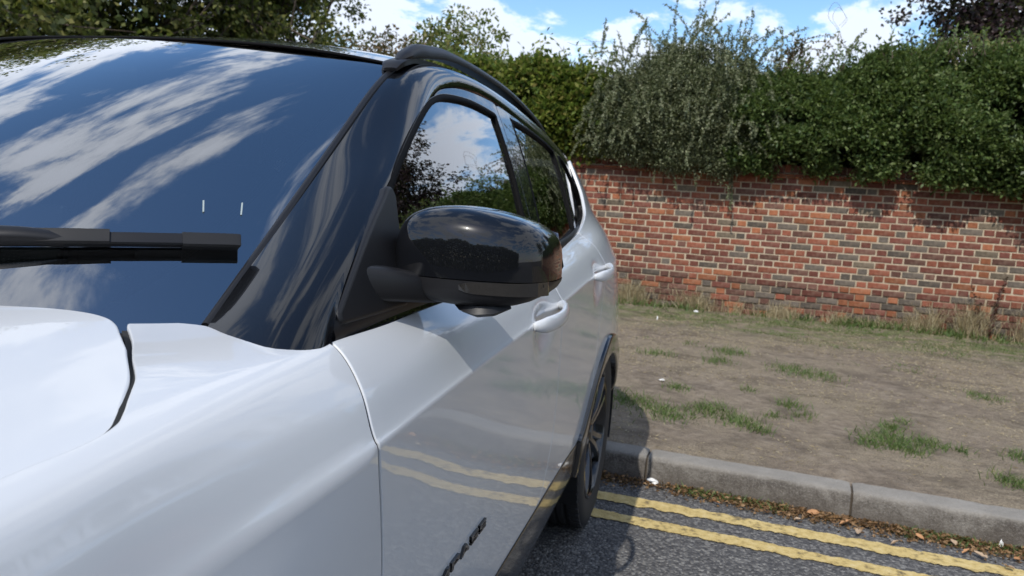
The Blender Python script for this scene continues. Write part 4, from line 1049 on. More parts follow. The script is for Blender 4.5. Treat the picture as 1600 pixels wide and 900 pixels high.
mb=MB();mb.box((3.,.125,.72),(13.,.1225,.94));mo=mb.build('mortar_core',M['mortar'],wall)
def brick_geo(L_,H_,seed,D=.05,rough=.0012):
    r=np.random.default_rng(seed);c=.0035+r.random()*.003;j=lambda s=rough:r.normal(0,s)
    x,z=L_/2,H_/2
    V=[(-x+j(),0,-z+j()),(x+j(),0,-z+j()),(x+j(),0,z+j()),(-x+j(),0,z+j())]
    mid=[((-x+c)*1,-.5,0)]
    f=[(-x+c+j(),-D,-z+c+j()),(0+j(.01),-D-abs(j()),-z+c+j()),(x-c+j(),-D,-z+c+j()),(x-c+j(),-D,z-c+j()),(0+j(.01),-D-abs(j()),z-c+j()),(-x+c+j(),-D,z-c+j())]
    s=[(-x+j(),-D+c,-z+j()),(x+j(),-D+c,-z+j()),(x+j(),-D+c,z+j()),(-x+j(),-D+c,z+j())]
    V=V+s+f   # 0-3 back, 4-7 shoulder, 8-13 face
    F=[(8,9,12,13),(9,10,11,12),(4,5,10,9,8),(5,6,11,10),(6,7,13,12,11),(7,4,8,13),(0,1,5,4),(1,2,6,5),(2,3,7,6),(3,0,4,7)]
    return V,F
BR_S,BR_H=.2190,.0995
JT=(.345-BR_S-BR_H)/2
variants={}
for ci in range(6):
    for kind,Lb in (('s',BR_S),('h',BR_H)):
        for s in range(2):
            V,F=brick_geo(Lb,.0628,ci*10+s+(5 if kind=='h' else 0));me=bpy.data.meshes.new('brick');me.from_pydata(V,[],F);me.update();me.materials.append(BM[ci]);variants[(ci,kind,s)]=me
cand=[]
rb=np.random.default_rng(11)
for row in range(1,25):
    for n in range(-24,42):
        off=.0 if row%2==0 else .5
        for kind in 'sh':
            a=(n+off)*.345+(0 if kind=='s' else .1725)
            p=rb.random()
            gz=vnoise(a*.8+3,row*.25)
            if kind=='s': ci=0 if p<.38 else 1 if p<.62 else 2 if p<.68 else 3 if p<.84 else 4 if p<.96 else 5
            else: ci=0 if p<.42 else 1 if p<.66 else 2 if p<.79 else 3 if p<.88 else 4
            low=row>=17
            if low and p<.5: ci=[4,0,1,3][int(p*8)%4]
            cand.append((row,a,kind,ci,int(rb.integers(2)),rb.normal(0,.0011)+(rb.normal(0,.004) if low else 0)+(-.010 if low else 0),rb.normal(0,.0012),rb.normal(0,.006)))
vis=[c for c in cand if -.35<c[1]<4.55 and 2<=c[0]<=21]
vis.sort(key=lambda c:(c[2]!='s',-c[1]));ind=set(id(c) for c in vis[:300])
sv=[];sf=[];smi=[];k=0
for c in cand:
    row,a,kind,ci,s,db,dz,rz=c;z=WZ-CO*row
    if id(c) in ind:
        o=bpy.data.objects.new('brick',variants[(ci,kind,s)]);link(o,wall);o.location=(a+rz*.3,.046+db,z+dz);o.rotation_euler=(rb.normal(0,.02 if row>16 else .008),rz,rb.normal(0,.006))
    else:
        me=variants[(ci,kind,s)];V=np.array([v.co for v in me.vertices]);V=V+[a+rz*.3,.046+db,z+dz];sv.append(V);sf+=[tuple(i+k for i in p.vertices) for p in me.polygons];smi+=[ci]*len(me.polygons);k+=len(V)
o=mesh_obj('bricks',np.vstack(sv),sf,None,wall);[o.data.materials.append(x) for x in BM];o.data.polygons.foreach_set('material_index',smi);o['kind']='stuff';o.name='brickwork'
# tile creasing and brick-on-edge coping
V,F=brick_geo(.165,.022,77,.17);tm=bpy.data.meshes.new('creasing_tile');tm.from_pydata(V,[],F);tm.materials.append(BM[0])
tm2=tm.copy();tm2.materials.clear();tm2.materials.append(BM[2])
V,F=brick_geo(.066,.094,78,.21);cms=[]
for ci in (0,1,4):
    q=bpy.data.meshes.new('coping_brick');q.from_pydata(V,[],F);q.materials.append(BM[ci]);cms.append(q)
sv=[];sf=[];smi=[];k=0
def put(name,me,loc,a,ci):
    global k
    if -1.1<a<.9:
        o=bpy.data.objects.new(name,me);link(o,wall);o.location=loc;o.rotation_euler=(rb.normal(0,.012),rb.normal(0,.012),0)
    else:
        V=np.array([v.co for v in me.vertices])+np.array(loc);sv.append(V);sf.extend(tuple(i+k for i in p.vertices) for p in me.polygons);smi.extend([ci]*len(me.polygons));k+=len(V)
for lay in range(2):
    for i in range(-50,85):
        a=i*.174+.087*lay;ci=int(rb.integers(2));put('creasing_tile',(tm,tm2)[ci],(a,.14+rb.normal(0,.003),1.618+.026*lay),a,(0,2)[ci])
for i in range(-115,195):
    a=i*.0755;ci=int(rb.integers(3));put('coping_brick',cms[ci],(a,.205+rb.normal(0,.003),1.718+rb.normal(0,.0025)),a,(0,1,4)[ci])
o=mesh_obj('coping_run',np.vstack(sv),sf,None,wall);[o.data.materials.append(x) for x in BM];o.data.polygons.foreach_set('material_index',smi);o['kind']='stuff'
mb=MB();mb.box((3.,.11,1.69),(13.,.095,.062));mb.build('coping_mortar',M['mortar'],wall)
# ------------------------------------------------------------------ plants
def unit(v): return v/np.maximum(np.linalg.norm(v,axis=-1,keepdims=True),1e-9)
def leaf_quads(P,D,Ln,W,fold=.18,rng=RNG):
    P=np.asarray(P);n=len(P);D=unit(np.asarray(D));R=unit(rng.normal(size=(n,3))+np.array([0,0,.6]))
    S=unit(np.cross(D,R));N=np.cross(S,D);Ln=np.broadcast_to(np.asarray(Ln,float),(n,))[:,None];W=np.broadcast_to(np.asarray(W,float),(n,))[:,None]
    mid=P+D*Ln*.48
    return np.stack([P,mid+S*W*.5+N*W*fold,P+D*Ln-N*Ln*.08,mid-S*W*.5+N*W*fold],1)
LM={}
LM['hedge']=leaf_mat('dark_hedge_leaf',[(.028,.050,.017),(.058,.098,.030),(.098,.148,.045),(.15,.205,.068),(.22,.265,.12)],.42,.32,.32)
LM['coton']=leaf_mat('grey_green_leaf',[(.062,.078,.040),(.12,.145,.074),(.19,.21,.118),(.27,.285,.17)],.55,.22)
LM['bright']=leaf_mat('bright_green_leaf',[(.036,.066,.012),(.080,.13,.022),(.15,.20,.036),(.23,.26,.052),(.23,.19,.06)],.45,.38)
LM['olive']=leaf_mat('olive_tree_leaf',[(.030,.044,.011),(.072,.090,.021),(.135,.145,.036),(.22,.20,.06)],.5,.35)
LM['purple']=leaf_mat('purple_leaf',[(.010,.006,.009),(.022,.010,.016),(.035,.016,.022),(.05,.028,.03)],.42,.2)
LM['lime']=leaf_mat('lime_leaf',[(.07,.10,.02),(.12,.16,.035),(.19,.21,.06),(.24,.20,.08)],.45,.4)
LM['rusty']=leaf_mat('rusty_leaf',[(.06,.055,.02),(.12,.075,.03),(.16,.10,.05),(.06,.08,.025)],.55,.3)
LM['grass']=leaf_mat('green_grass',[(.045,.085,.022),(.08,.14,.034),(.125,.18,.055),(.21,.22,.10)],.55,.35)
LM['straw']=leaf_mat('dry_straw',[(.20,.15,.085),(.33,.26,.15),(.45,.37,.23),(.55,.48,.33)],.7,.25)
LM['litter']=leaf_mat('dead_leaf',[(.07,.038,.018),(.14,.075,.032),(.24,.135,.06),(.34,.22,.12)],.7,.2)
LM['dock']=leaf_mat('dark_red_leaf',[(.035,.010,.010),(.07,.018,.016),(.10,.028,.022)],.6,.2)
M['bark']=plain('grey_brown_bark',(.085,.065,.048),.9,bump=.5,bscale=30)
M['twig']=plain('thin_brown_twig',(.10,.07,.05),.8)
def shell_clusters(n,a0,a1,ztop,zbot,depth,front,rng,frame=wp):
    """cluster centres spread through a bank of foliage: front(a,h) gives how far it bulges towards the road"""
    a=rng.uniform(a0,a1,n);h=rng.random(n)**.9;zt=ztop(a);zb=zbot(a);z=zb+(zt-zb)*h
    b=-front(a,h)+depth*np.abs(rng.normal(0,.45,n))
    return a,b,z,h
def bank(name,label,mat,a0,a1,ztop,zbot,front,depth,ncl,per,cr,Ln,W,seed,droop=.0,upw=.3,stems=60,group=None,cat='shrub',hole=.38,spread=1.):
    rng=np.random.default_rng(seed)
    a,b,z,h=shell_clusters(ncl,a0,a1,ztop,zbot,depth,front,rng)
    keep=fbm(a*3.1+seed,z*3.1+seed*2,3)+rng.normal(0,.05,ncl)>hole
    a,b,z,h=a[keep],b[keep],z[keep],h[keep]
    C=wp(a,b,z);root=empty(name,tuple(wp(.5*(a0+a1),.4,-.05)),0)
    tag(root,label,cat,group)
    n=len(C)*per;ci=np.repeat(np.arange(len(C)),per)
    o=unit(rng.normal(size=(n,3)))*(rng.random((n,1))**.5)*cr
    out=np.array([-WY[0],-WY[1],0])
    P=C[ci]+o*np.array([1,1,.75])
    D=unit(o/cr*.8*spread+out*.55+np.array([0,0,upw-droop])+rng.normal(0,.45,(n,3)))
    Q=leaf_quads(P,D,Ln*rng.uniform(.65,1.25,n),W*rng.uniform(.7,1.2,n),rng=rng)
    nf=int(n*.35);af=rng.uniform(a0,a1,nf);zf=zbot(af)+.12+(ztop(af)-zbot(af)-.25)*rng.random(nf);Pf=wp(af,rng.uniform(.15,.55,nf),zf);Q=np.concatenate([Q,leaf_quads(Pf,unit(rng.normal(size=(nf,3))),Ln*1.8,W*1.9,rng=rng)])
    c=quads_obj('foliage',Q,LM[mat],None);c.parent=root;c.matrix_parent_inverse=Matrix.Translation(-Vector(root.location))
    mb=MB()
    for i in rng.choice(len(C),min(stems,len(C)),replace=False):
        e=C[i];s=wp(a[i]+rng.normal(0,.15),.35+.25*rng.random(),max(.3,min(1.2,z[i]-.6)))
        m_=(s+e)/2+np.array([0,0,.15])+rng.normal(0,.06,3);mb.tube([s,m_,e],[.012,.008,.003],5,False)
    s=mb.build('stems',M['twig'],None,fix=False);s['kind']='stuff';s.parent=root;s.matrix_parent_inverse=Matrix.Translation(-Vector(root.location))
    return root,C
def add_child(root,name,Q,mat):
    c=quads_obj(name,Q,mat,None);c['kind']='stuff';c.parent=root;c.matrix_parent_inverse=Matrix.Translation(-Vector(root.location));return c
def sprays(root,starts,dirs,lens,mat,Ln,W,per,seed,grav=.0,name='spray',rad=.004,fan=.9,curl=.25):
    """long shoots carrying leaves along them"""
    rng=np.random.default_rng(seed);mb=MB();P=[];D=[]
    for s,d,l in zip(starts,dirs,lens):
        d=unit(np.asarray(d,float));p=np.array(s,float);pts=[p.copy()];k=9;bend=rng.normal(0,curl/k,3)
        for i in range(k):
            d=unit(d+bend+np.array([0,0,-grav/k*(i+1)*.5]));p=p+d*l/k;pts.append(p.copy())
            m_=max(1,int(per*l/k))
            t=rng.random(m_)[:,None];base=pts[-2]*(1-t)+pts[-1]*t
            P.append(base);D.append(unit(d*.7+unit(rng.normal(size=(m_,3)))*fan))
        mb.tube(pts,[rad*(1-.8*i/k) for i in range(k+1)],4,False)
    P=np.vstack(P);D=np.vstack(D);n=len(P)
    add_child(root,name,leaf_quads(P,D,Ln*rng.uniform(.6,1.2,n),W*rng.uniform(.7,1.2,n),rng=rng),LM[mat])
    s=mb.build('shoots',M['twig'],None,fix=False);s['kind']='stuff';s.parent=root;s.matrix_parent_inverse=Matrix.Translation(-Vector(root.location))
nz=lambda s,f,amp:(lambda a:amp*(fbm(a*f+s,a*0+s,3)-.5)*2)
# dark glossy hedge spilling over the wall
t1,b1=nz(5,1.6,.18),nz(9,2.6,.14)
dark,_=bank('dark_hedge','large dark green glossy hedge spilling over the right of the brick wall','hedge',1.0,5.2,lambda a:np.interp(a,[1.0,1.6,2.2,3,5],[2.6,2.78,2.88,3.02,3.06])+t1(a),lambda a:np.interp(a,[1.,1.6,2.4,3.4,3.9,5],[1.72,1.62,1.60,1.58,1.53,1.56])+b1(a),lambda a,h:.10+.34*np.sin(np.pi*np.clip(h*.9+.12,0,1))**.7+.42*(fbm(a*2.4,h*3.2,3)-.5),.45,5600,28,.105,.060,.030,21,upw=.15,cat='hedge',hole=.40)
rng=np.random.default_rng(23);st=[];di=[];le=[]
for i in range(170): a=rng.uniform(1.3,5.2);st.append(wp(a,rng.normal(.0,.15),np.interp(a,[1.0,1.6,2.2,3,5],[2.55,2.73,2.83,2.97,3.0])));di.append((rng.normal(0,.4),rng.normal(-.1,.3),1));le.append(rng.uniform(.12,.36))
sprays(dark,st,di,le,'hedge',.055,.026,60,24,fan=.9)
far,_=bank('dark_hedge','dark green hedge along the wall past the edge of view','hedge',5.2,14,lambda a:3.0+t1(a),lambda a:1.55+b1(a),lambda a,h:.10+.34*np.sin(np.pi*np.clip(h*.9+.12,0,1))**.7,.55,2600,16,.15,.075,.036,22,upw=.15,cat='hedge',hole=.34)
# grey-green arching shrub
t2,b2=nz(15,1.9,.16),nz(19,3.2,.12)
cot,CC=bank('cotoneaster_shrub','grey-green small-leaved arching shrub with upright sprays hanging over the wall','coton',-.75,1.45,lambda a:np.interp(a,[-.75,-.35,.1,.6,1.1,1.45],[2.35,2.85,3.10,3.10,3.0,2.55])+t2(a),lambda a:np.interp(a,[-.75,-.3,.3,.9,1.45],[1.80,1.70,1.62,1.60,1.78])+b2(a),lambda a,h:.05+.50*np.sin(np.pi*np.clip(h*.85+.12,0,1))**.8*np.clip(1.25-np.abs(a-.4)/1.3,0,1)+.15*(fbm(a*3,h*4,3)-.5),.55,4200,34,.11,.036,.018,31,upw=.1,stems=70,hole=.28)
rng=np.random.default_rng(5)
st=[];di=[];le=[]
for i in range(165):
    a=rng.normal(.45,.55);st.append(wp(a,-.1+rng.normal(0,.15),2.85+rng.normal(0,.1)));di.append((rng.normal(0,.35),rng.normal(0,.25),1));le.append((.22+.62*rng.random()**1.6)*(1-.25*abs(a-.5)))
sprays(cot,st,di,le,'coton',.034,.0155,230,6,fan=1.1,rad=.0020,curl=.9)
st=[];di=[];le=[]
for i in range(260):
    a=rng.uniform(-.7,1.4);st.append(wp(a,-.25+rng.normal(0,.12),rng.uniform(1.95,2.9)));di.append((rng.normal(0,.8),-1,rng.normal(.15,.3)));le.append(rng.uniform(.2,.45))
sprays(cot,st,di,le,'coton',.034,.018,230,8,grav=1.0,rad=.003,name='drooping_spray',fan=.7)
st=[wp(1.02,-.14,1.62),wp(1.05,-.13,1.58),wp(.35,-.2,1.7),wp(.15,-.2,1.7),wp(.62,-.2,1.68)];sprays(cot,st,[(0.1,-.3,-1)]*5,[.30,.40,.30,.22,.25],'coton',.034,.018,240,9,grav=.6,name='hanging_spray')
# bright bush on the left
t3,b3=nz(25,2.0,.16),nz(29,2.,.08)
bri,_=bank('green_bush','bright green broad-leaved bush behind the car roof at the left end of the wall','bright',-3.0,-.45,lambda a:np.interp(a,[-3,-2.4,-1.5,-.5],[2.85,2.95,2.95,2.75])+t3(a),lambda a:np.interp(a,[-3,-.9,-.5],[1.5,1.66,1.80])+b3(a),lambda a,h:-.05+.30*np.sin(np.pi*np.clip(h*.8+.1,0,1))+.16*(fbm(a*2.6,h*3,3)-.5),.7,2200,20,.14,.085,.050,41,upw=.1,hole=.36,cat='bush')
rng=np.random.default_rng(51);st=[wp(rng.uniform(-3,-.45),rng.uniform(-.1,.4),2.75+rng.normal(0,.1)) for _ in range(60)]
sprays(bri,st,[(rng.normal(0,.5),rng.normal(0,.3),1) for _ in st],rng.uniform(.15,.55,60),'bright',.075,.04,26,52,fan=.9)
lh,_=bank('green_hedge','olive green hedge along the wall hidden behind the car','olive',-10,-3.0,lambda a:2.5+t3(a),lambda a:1.5+b3(a),lambda a,h:.2*np.sin(np.pi*h),.5,1500,14,.17,.08,.045,43,cat='hedge')
# rusty vine sprays between the shrubs
vine=empty('climbing_vine',tuple(wp(1.75,.5,1.7)));tag(vine,'rusty and green vine shoots arching up between the two big shrubs','vine')
st=[];di=[];le=[]
for i in range(46): st.append(wp(1.55+rng.normal(0,.10),.35+rng.normal(0,.1),2.6+rng.uniform(0,.35)));di.append((rng.normal(0.05,.45),rng.normal(0,.3),1));le.append(rng.uniform(.2,.5))
sprays(vine,st,di,le,'rusty',.05,.026,70,61)
st=[wp(1.60,.3,3.15),wp(1.65,.3,3.1),wp(1.62,.35,3.2)];sprays(vine,st,[(1,-.1,.55),(1,0,.45),(1,.1,.6)],[.62,.5,.68],'rusty',.045,.022,85,62,grav=.9,name='arching_shoot')
st=[wp(2.12,.3,3.05),wp(2.15,.3,3.0),wp(2.1,.32,2.9),wp(2.2,.3,2.95)];sprays(vine,st,[(-.3,0,1),(.35,0,.9),(.6,0,.8),(.1,0,1)],[.35,.3,.4,.3],'lime',.06,.028,60,63,name='green_shoot')
mb=MB()
for k,(a,z,w,h) in enumerate(((1.93,3.50,.16,.22),(1.98,3.48,.13,.17))):
    mb.tube(smooth_path([wp(2.10,.3,3.25),wp(a+w*.6,.3,z-.12),wp(a,.3,z),wp(a+.02,.3,z+h*.6),wp(a+w*.5,.3,z+h*.7),wp(a+w,.3,z+h*.2),wp(a+w*1.2,.3,z-.02),wp(a+w*.8,.3,z-.1)],40),.0019,5,False)
for a,z,l in((-.35,2.85,.5),(-.5,2.8,.55),(-2.2,2.95,.5),(-2.3,3.0,.45)):
    mb.tube([wp(a,.1,z),wp(a-.10,.0,z+.2),wp(a-.22*l*2,.0,z+.33),wp(a-.45*l*2,-.02,z+.32+.1*(l-.5)),wp(a-.55*l*2,-.03,z+.36)],.0022,5,False)
o=mb.build('tendril',M['twig'],None,smooth=True,fix=False);o['kind']='stuff';o.parent=vine;o.matrix_parent_inverse=Matrix.Translation(-Vector(vine.location))
# lime-green compound leaves at the top right
lim=empty('yellow_green_shrub',tuple(wp(3.7,.7,1.6)));tag(lim,'yellow-green feathery shrub rising above the dark hedge','shrub')
rng=np.random.default_rng(71);st=[];di=[];le=[]
for i in range(150): a=rng.uniform(2.55,5.2);st.append(wp(a,.25+rng.normal(0,.15),np.interp(a,[2.5,3.2,5],[2.9,3.02,3.12])+rng.normal(-.05,.13)));di.append((rng.normal(0,.8),-.4+rng.normal(0,.3),rng.uniform(.1,.8)));le.append(rng.uniform(.22,.5))
sprays(lim,st,di,le,'lime',.075,.026,60,72,grav=.8,fan=.75)
# trees
def tree(name,label,loc,H,crown_z,R,mat,Ln,W,nlimb,ncl,per,cr,seed,trunk_r=.18,group=None):
    rng=np.random.default_rng(seed);root=empty(name,loc);tag(root,label,'tree',group);o=np.array(loc,float)
    mb=MB();top=np.array([rng.normal(0,.3),rng.normal(0,.3),H*.78])
    tr=smooth_path([(0,0,-.3),(rng.normal(0,.08),rng.normal(0,.08),H*.25),(top[0]*.5,top[1]*.5,H*.5),tuple(top)],16);mb.tube(tr,[trunk_r*(1-.8*i/(len(tr)-1)) for i in range(len(tr))],10)
    C=[];zc=(H+crown_z)/2;hz=(H-crown_z)/2
    for i in range(nlimb):
        s=tr[int(len(tr)*rng.uniform(.25,.95))];th=rng.uniform(0,2*math.pi);ph=rng.uniform(-1.0,1.2);q=np.array([math.cos(th)*math.cos(ph)*R[0],math.sin(th)*math.cos(ph)*R[1],zc+math.sin(ph)*hz])*1.
        q[:2]*=rng.uniform(.6,1.0);m_=(s+q)/2+np.array([0,0,.08*H*rng.random()])+rng.normal(0,.15,3);pt=smooth_path([s,m_,q],8)
        mb.tube(pt,[trunk_r*.42*(1-.85*j/(len(pt)-1)) for j in range(len(pt))],6,False)
        for j in range(ncl//nlimb):
            t=rng.uniform(.35,1.05);b=pt[min(int(t*(len(pt)-1)),len(pt)-1)];e=b+rng.normal(0,1,3)*np.array([R[0],R[1],hz])*.20
            C.append(e)
            if j%3==0: mb.tube([b,(b+e)/2+rng.normal(0,.05,3),e],[trunk_r*.12,trunk_r*.07,trunk_r*.02],4,False)
    C=np.array(C);n=len(C)*per;ci=np.repeat(np.arange(len(C)),per);of=unit(rng.normal(size=(n,3)))*rng.random((n,1))**.5*cr*rng.uniform(.5,1.3,(len(C),1))[ci]
    P=C[ci]+of*np.array([1,1,.7]);D=unit(of/cr+np.array([0,0,-.15])+rng.normal(0,.5,(n,3)))
    q=quads_obj('crown',leaf_quads(P,D,Ln*rng.uniform(.6,1.25,n),W*rng.uniform(.7,1.2,n),rng=rng),LM[mat],root)
    mb.build('trunk',M['bark'],root,smooth=True,fix=False);return root
def polar(az,d): return (d*math.sin(math.radians(az)),d*math.cos(math.radians(az)),-.1)
tree('broadleaf_tree','olive green tree at the far left above the windscreen',polar(-50,16),8.5,.8,(3.6,3.4),'olive',.13,.085,34,1100,44,.42,101)
tree('broadleaf_tree','yellowish olive tree with sky showing through, middle of the row above the roof',polar(-41.5,18),8.5,.8,(3.2,3.2),'olive',.13,.085,34,900,44,.42,102)
tree('broadleaf_tree','darker tree with thin branches nearest the open sky above the roof',polar(-33.5,18.5),8.5,1.2,(2.7,2.7),'olive',.11,.07,30,640,42,.38,103)
tree('small_tree','small brown-green tree peeping over the roof beside the roof rail',polar(-23.5,12.5),3.75,2.0,(1.25,1.25),'rusty',.07,.04,18,300,40,.2,104,.06)
tree('small_tree','light green small tree just above the front of the roof rail',polar(-19.2,12.0),3.9,2.0,(.85,.85),'lime',.085,.045,18,300,40,.2,105,.06)
tree('purple_tree','dark purple-leaved tree rising above the hedge at the right',polar(17.6,15.5),7.2,2.9,(2.3,2.1),'purple',.085,.06,30,1000,46,.28,106,.12)
tree('broadleaf_tree','tall green tree past the right end of the hedge',polar(42,17),8,2.2,(3.2,3.2),'olive',.13,.085,22,420,40,.42,107)
tree('broadleaf_tree','green tree far to the right beyond the verge',polar(62,20),9,2.4,(3.4,3.4),'olive',.14,.09,22,420,40,.45,108)
rng=np.random.default_rng(120);n=42000;xw=rng.uniform(-26,24,n);zw=rng.random(n)**.85*(5.2+2.6*fbm(xw*.22,xw*0,3)+1.2*(fbm(xw*1.1,xw*0+4,3)-.5));P=np.stack([xw,-15.5-rng.random(n)*2.5+1.3*fbm(xw*.5,zw*.5,3),zw-.2],1)
o=quads_obj('far_woodland',leaf_quads(P,rng.normal(size=(n,3)),rng.uniform(.25,.5,n),rng.uniform(.18,.34,n),rng=rng),LM['olive']);tag(o,kind='stuff')
# ------------------------------------------------------------------ low growth and litter
def blades(P,H,W,lean,rng,bend=.5):
    n=len(P);th=rng.uniform(0,2*math.pi,n);s=np.stack([np.cos(th),np.sin(th),np.zeros(n)],1);d=unit(np.stack([rng.normal(0,lean,n),rng.normal(0,lean,n),np.ones(n)],1))
    H=np.broadcast_to(H,(n,))[:,None];W=np.broadcast_to(W,(n,))[:,None];b=rng.normal(0,bend,(n,3))*H*np.array([1,1,.2]);mid=P+d*H*.55+b*.3;tip=P+d*H+b
    return np.concatenate([np.stack([P-s*W*.5,P+s*W*.5,mid+s*W*.42,mid-s*W*.42],1),np.stack([mid-s*W*.42,mid+s*W*.42,tip+s*W*.06,tip-s*W*.06],1)])
rng=np.random.default_rng(81)
def unpx(x,y,z):
    v=_R.T@np.array([(x-800)/1200,(y-450)/1200,1.]);d=np.array([v[0],v[2],-v[1]]);k=(z-CAM_H)/d[2];return d[0]*k,d[1]*k
def to_k(x,y): return (x-KO[0])*KX[0]+(y-KO[1])*KX[1],(x-KO[0])*KY[0]+(y-KO[1])*KY[1]
spots=[(985,632,.20,.8),(1042,652,.18,1.),(1112,645,.16,1.),(1158,664,.13,1.),(1188,680,.08,.8),(1385,690,.16,1.1),(1420,708,.12,.8),(1360,700,.1,.7),(1450,698,.10,1.),(1392,672,.1,.8),(1058,608,.10,.6),(1232,636,.10,.6),(1580,765,.10,1.),(1138,549,.2,.6),(1240,578,.22,.6),(1280,584,.2,.5),(1025,551,.16,.5),(1540,618,.14,.6),(1120,564,.14,.6),(1170,610,.06,.5),(1410,662,.06,.5),(1590,720,.1,.6),(1255,655,.1,.4),(1500,712,.07,.5),(1210,655,.07,.5)]
G_=[];
for x,y,r,dn in spots:
    cx,cy=unpx(x,y,.06);n=int(300*dn*(r/.15)**1.3);u=rng.normal(size=(n,2))*r*.5*np.array([.85,1.15]);a,b=to_k(cx+u[:,0],cy+u[:,1]);ok=b>.15;a,b=a[ok],b[ok]
    G_.append(blades(kp(a,b,verge_z(a,b)-.004),rng.uniform(.02,.06,len(a)),.0048,.5,rng))
n=60000;a=rng.uniform(-1.2,7,n);b=rng.uniform(3.3,6.28,n)
w=np.clip((b-4.1)/1.5,0,1)+.9*np.clip((a-2.6)/1.2,0,1)*np.clip((b-3.5)/.8,0,1);m_=fbm(a*2.3+7,b*2.3,4)*.75+fbm(a*9,b*9,3)*.35
ok=(m_-.66+w*.16)*3>rng.random(n);a,b=a[ok],b[ok];G_.append(blades(kp(a,b,verge_z(a,b)-.004),rng.uniform(.012,.045,len(a)),.006,.65,rng))
o=quads_obj('grass',np.vstack(G_),LM['grass']);tag(o,kind='stuff')
n=75000;a=rng.uniform(-1.2,7,n);b=rng.uniform(.2,6.2,n);m_=fbm(a*1.3+2,b*1.3+9,4)+.35*fbm(a*7,b*7,3);ok=(m_-.56)*2.6>rng.random(n);a,b=a[ok],b[ok];n=len(a)
P=kp(a,b,verge_z(a,b)+.004);th=rng.uniform(0,2*math.pi,n);D=np.stack([np.cos(th),np.sin(th),rng.uniform(-.05,.45,n)],1)
S_=[leaf_quads(P,D,rng.uniform(.012,.032,n),.0038,.0,rng)]
o=quads_obj('dry_grass',np.vstack(S_),LM['straw']);tag(o,kind='stuff')
# tall dry grass along the foot of the wall
n=24000;a=rng.uniform(-1.0,7,n);den=np.interp(a,[-1,-.2,.3,1.0,1.5,2.0,2.6,3.2,3.5,4.3,5],[.9,1.,.8,.45,.5,.6,.35,.6,1.,1.,.7])*np.clip(fbm(a*4,a*0+2,4)*3.4-1.1,.05,1.4);ok=rng.random(n)<den*.8;a=a[ok];n=len(a)
hh=np.interp(a,[-1,0,.6,1.2,2,3,3.4,4.0,5],[.30,.33,.30,.20,.20,.17,.40,.48,.4])*rng.uniform(.3,1.15,n)
b=-np.abs(rng.normal(.02,.09,n))-.01
P=wp(a,b,0.);ka,kb=to_k(P[:,0],P[:,1]);P[:,2]=verge_z(ka,np.minimum(kb,6.4))-.01
o=quads_obj('tall_dry_grass',blades(P,hh,.0048,.26,rng,.25),LM['straw']);tag(o,kind='stuff')
n=6000;a=rng.uniform(-1,7,n);b=-np.abs(rng.normal(.05,.16,n));P=wp(a,b,0.);ka,kb=to_k(P[:,0],P[:,1]);P[:,2]=verge_z(ka,np.minimum(kb,6.4))-.01;ok=fbm(a*4,b*4,3)>.5;P=P[ok]
o=quads_obj('weeds',blades(P,rng.uniform(.03,.14,len(P)),.012,.55,rng,.3),LM['grass']);tag(o,kind='stuff')
# dark red dock plant
dx=3.86;root=empty('dock_plant',tuple(wp(dx,-.12,-.06)));tag(root,'dark red seeding dock plant standing against the right of the wall','plant')
st=[wp(dx+rng.normal(0,.03),-.12+rng.normal(0,.02),-.06) for _ in range(5)];sprays(root,st,[(rng.normal(0.0,.10),0,1) for _ in st],[.95,.62,.55,.45,.5],'dock',.045,.022,95,91,name='seed_head',rad=.007,fan=1.1,curl=.3)
# gutter litter
n=16000;a=rng.uniform(-1.5,5,n);b=-.004-np.abs(rng.normal(0,.046,n));ok=fbm(a*3.3,a*0+4,3)+.15>rng.random(n)*.8;a,b=a[ok],b[ok];n=len(a);P=kp(a,b,.004+rng.random(n)*.016*np.exp(-(b/.06)**2));th=rng.uniform(0,2*math.pi,n);D=np.stack([np.cos(th),np.sin(th),rng.uniform(-.1,.5,n)],1)
o=quads_obj('leaf_litter',leaf_quads(P,D,rng.uniform(.008,.026,n),rng.uniform(.005,.014,n),.25,rng),LM['litter']);tag(o,kind='stuff')
n=3000;a=rng.uniform(-.3,4,n);b=-.01-np.abs(rng.normal(0,.03,n));ok=fbm(a*4.1+5,a*0+8,3)>.50;a,b=a[ok],b[ok]
o=quads_obj('gutter_weeds',blades(kp(a,b,.002),rng.uniform(.012,.04,len(a)),.006,.8,rng),LM['grass']);tag(o,kind='stuff')
def curled_leaf(seed,s):
    r=np.random.default_rng(seed);V=[];F=[];n=7;m=5
    for i in range(n):
        u=i/(n-1);w=math.sin(math.pi*min(1,u*.92+.06))**.8*(.5+.08*r.normal())
        for j in range(m):
            v=(j/(m-1)-.5)*2;V.append((s*(u-.5),s*w*.55*v,s*(.16*v*v*w*2+.22*(u-.5)**2+.03*r.normal())))
    for i in range(n-1):
        for j in range(m-1): q=i*m+j;F.append((q,q+1,q+m+1,q+m))
    o=mesh_obj('fallen_leaf',V,F,None,None,smooth=True);me=o.data;bpy.data.objects.remove(o);md=None
    return me
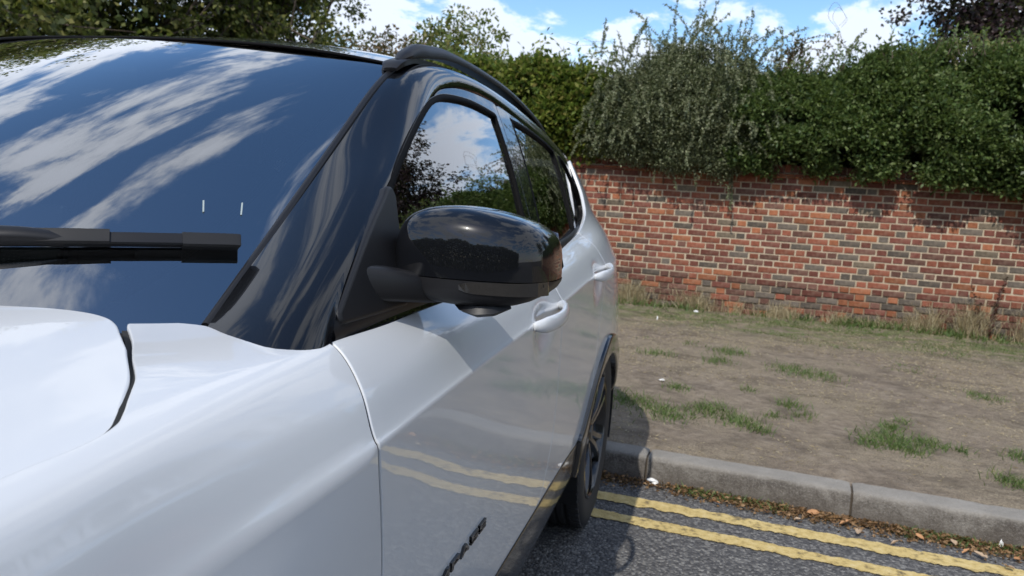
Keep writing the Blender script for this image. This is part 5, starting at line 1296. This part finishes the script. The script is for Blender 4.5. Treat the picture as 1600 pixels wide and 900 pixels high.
M['dead1']=plain('orange_dead_leaf',(.42,.22,.10),.7);M['dead2']=plain('tan_dead_leaf',(.40,.29,.19),.75)
lme=[curled_leaf(i,.062) for i in range(4)]
for i,q in enumerate(lme): q.materials.append(M['dead1'] if i%2==0 else M['dead2'])
for i,(x,y) in enumerate(((1118,779),(1113,774),(1270,796),(1247,806),(1320,812),(1341,826),(1437,833),(1490,842),(1510,856),(1532,862),(1590,868),(1400,842),(1196,794),(1575,880))):
    px_,py_=unpx(x,y+4,.02);o=bpy.data.objects.new('fallen_leaf',lme[i%4]);COL.objects.link(o);o.location=(px_,py_,.016);o.rotation_euler=(rng.normal(0,.3),rng.normal(0,.3),rng.uniform(0,6));s=rng.uniform(.5,.85);o.scale=(s,s,s)
    tag(o,('curled orange dead leaf lying in the gutter litter','curled tan dead leaf lying in the gutter litter')[i%2],'leaf',('orange leaves in the gutter','tan leaves in the gutter')[i%2])
M['tissue']=plain('white_litter',(.75,.75,.73),.8)
def scrap(name,label,x,y,z,s,seed,sq=(1,1,.6)):
    bm=bmesh.new();bmesh.ops.create_icosphere(bm,subdivisions=2,radius=s);r=np.random.default_rng(seed)
    for v in bm.verts:
        k=1+.35*r.normal();v.co=Vector((v.co.x*k*sq[0],v.co.y*k*sq[1],v.co.z*k*sq[2]))
    me=bpy.data.meshes.new(name);bm.to_mesh(me);bm.free();me.materials.append(M['tissue']);o=bpy.data.objects.new(name,me);COL.objects.link(o);px_,py_=unpx(x,y,z);o.location=(px_,py_,z+s*sq[2]*.5);tag(o,label,'litter')
scrap('crumpled_tissue','crumpled white tissue at the foot of the kerb joint near the wheel',1018,754,.01,.021,1)
scrap('plastic_scrap','clear whitish plastic scrap standing in the gutter at the right',1563,857,.005,.011,2,(.6,.5,1.8))
scrap('paper_scrap','small white paper scrap lying on bare earth nearest the car',1035,594,.07,.012,3,(1.3,1,.4))
scrap('paper_scrap','white paper scrap on the grass close under the wall',1087,487,.0,.018,4,(1.4,1,.5))
scrap('paper_scrap','white sliver of paper upright on the grass left of the other scraps',1027,499,.0,.014,5,(.5,.5,1.5))
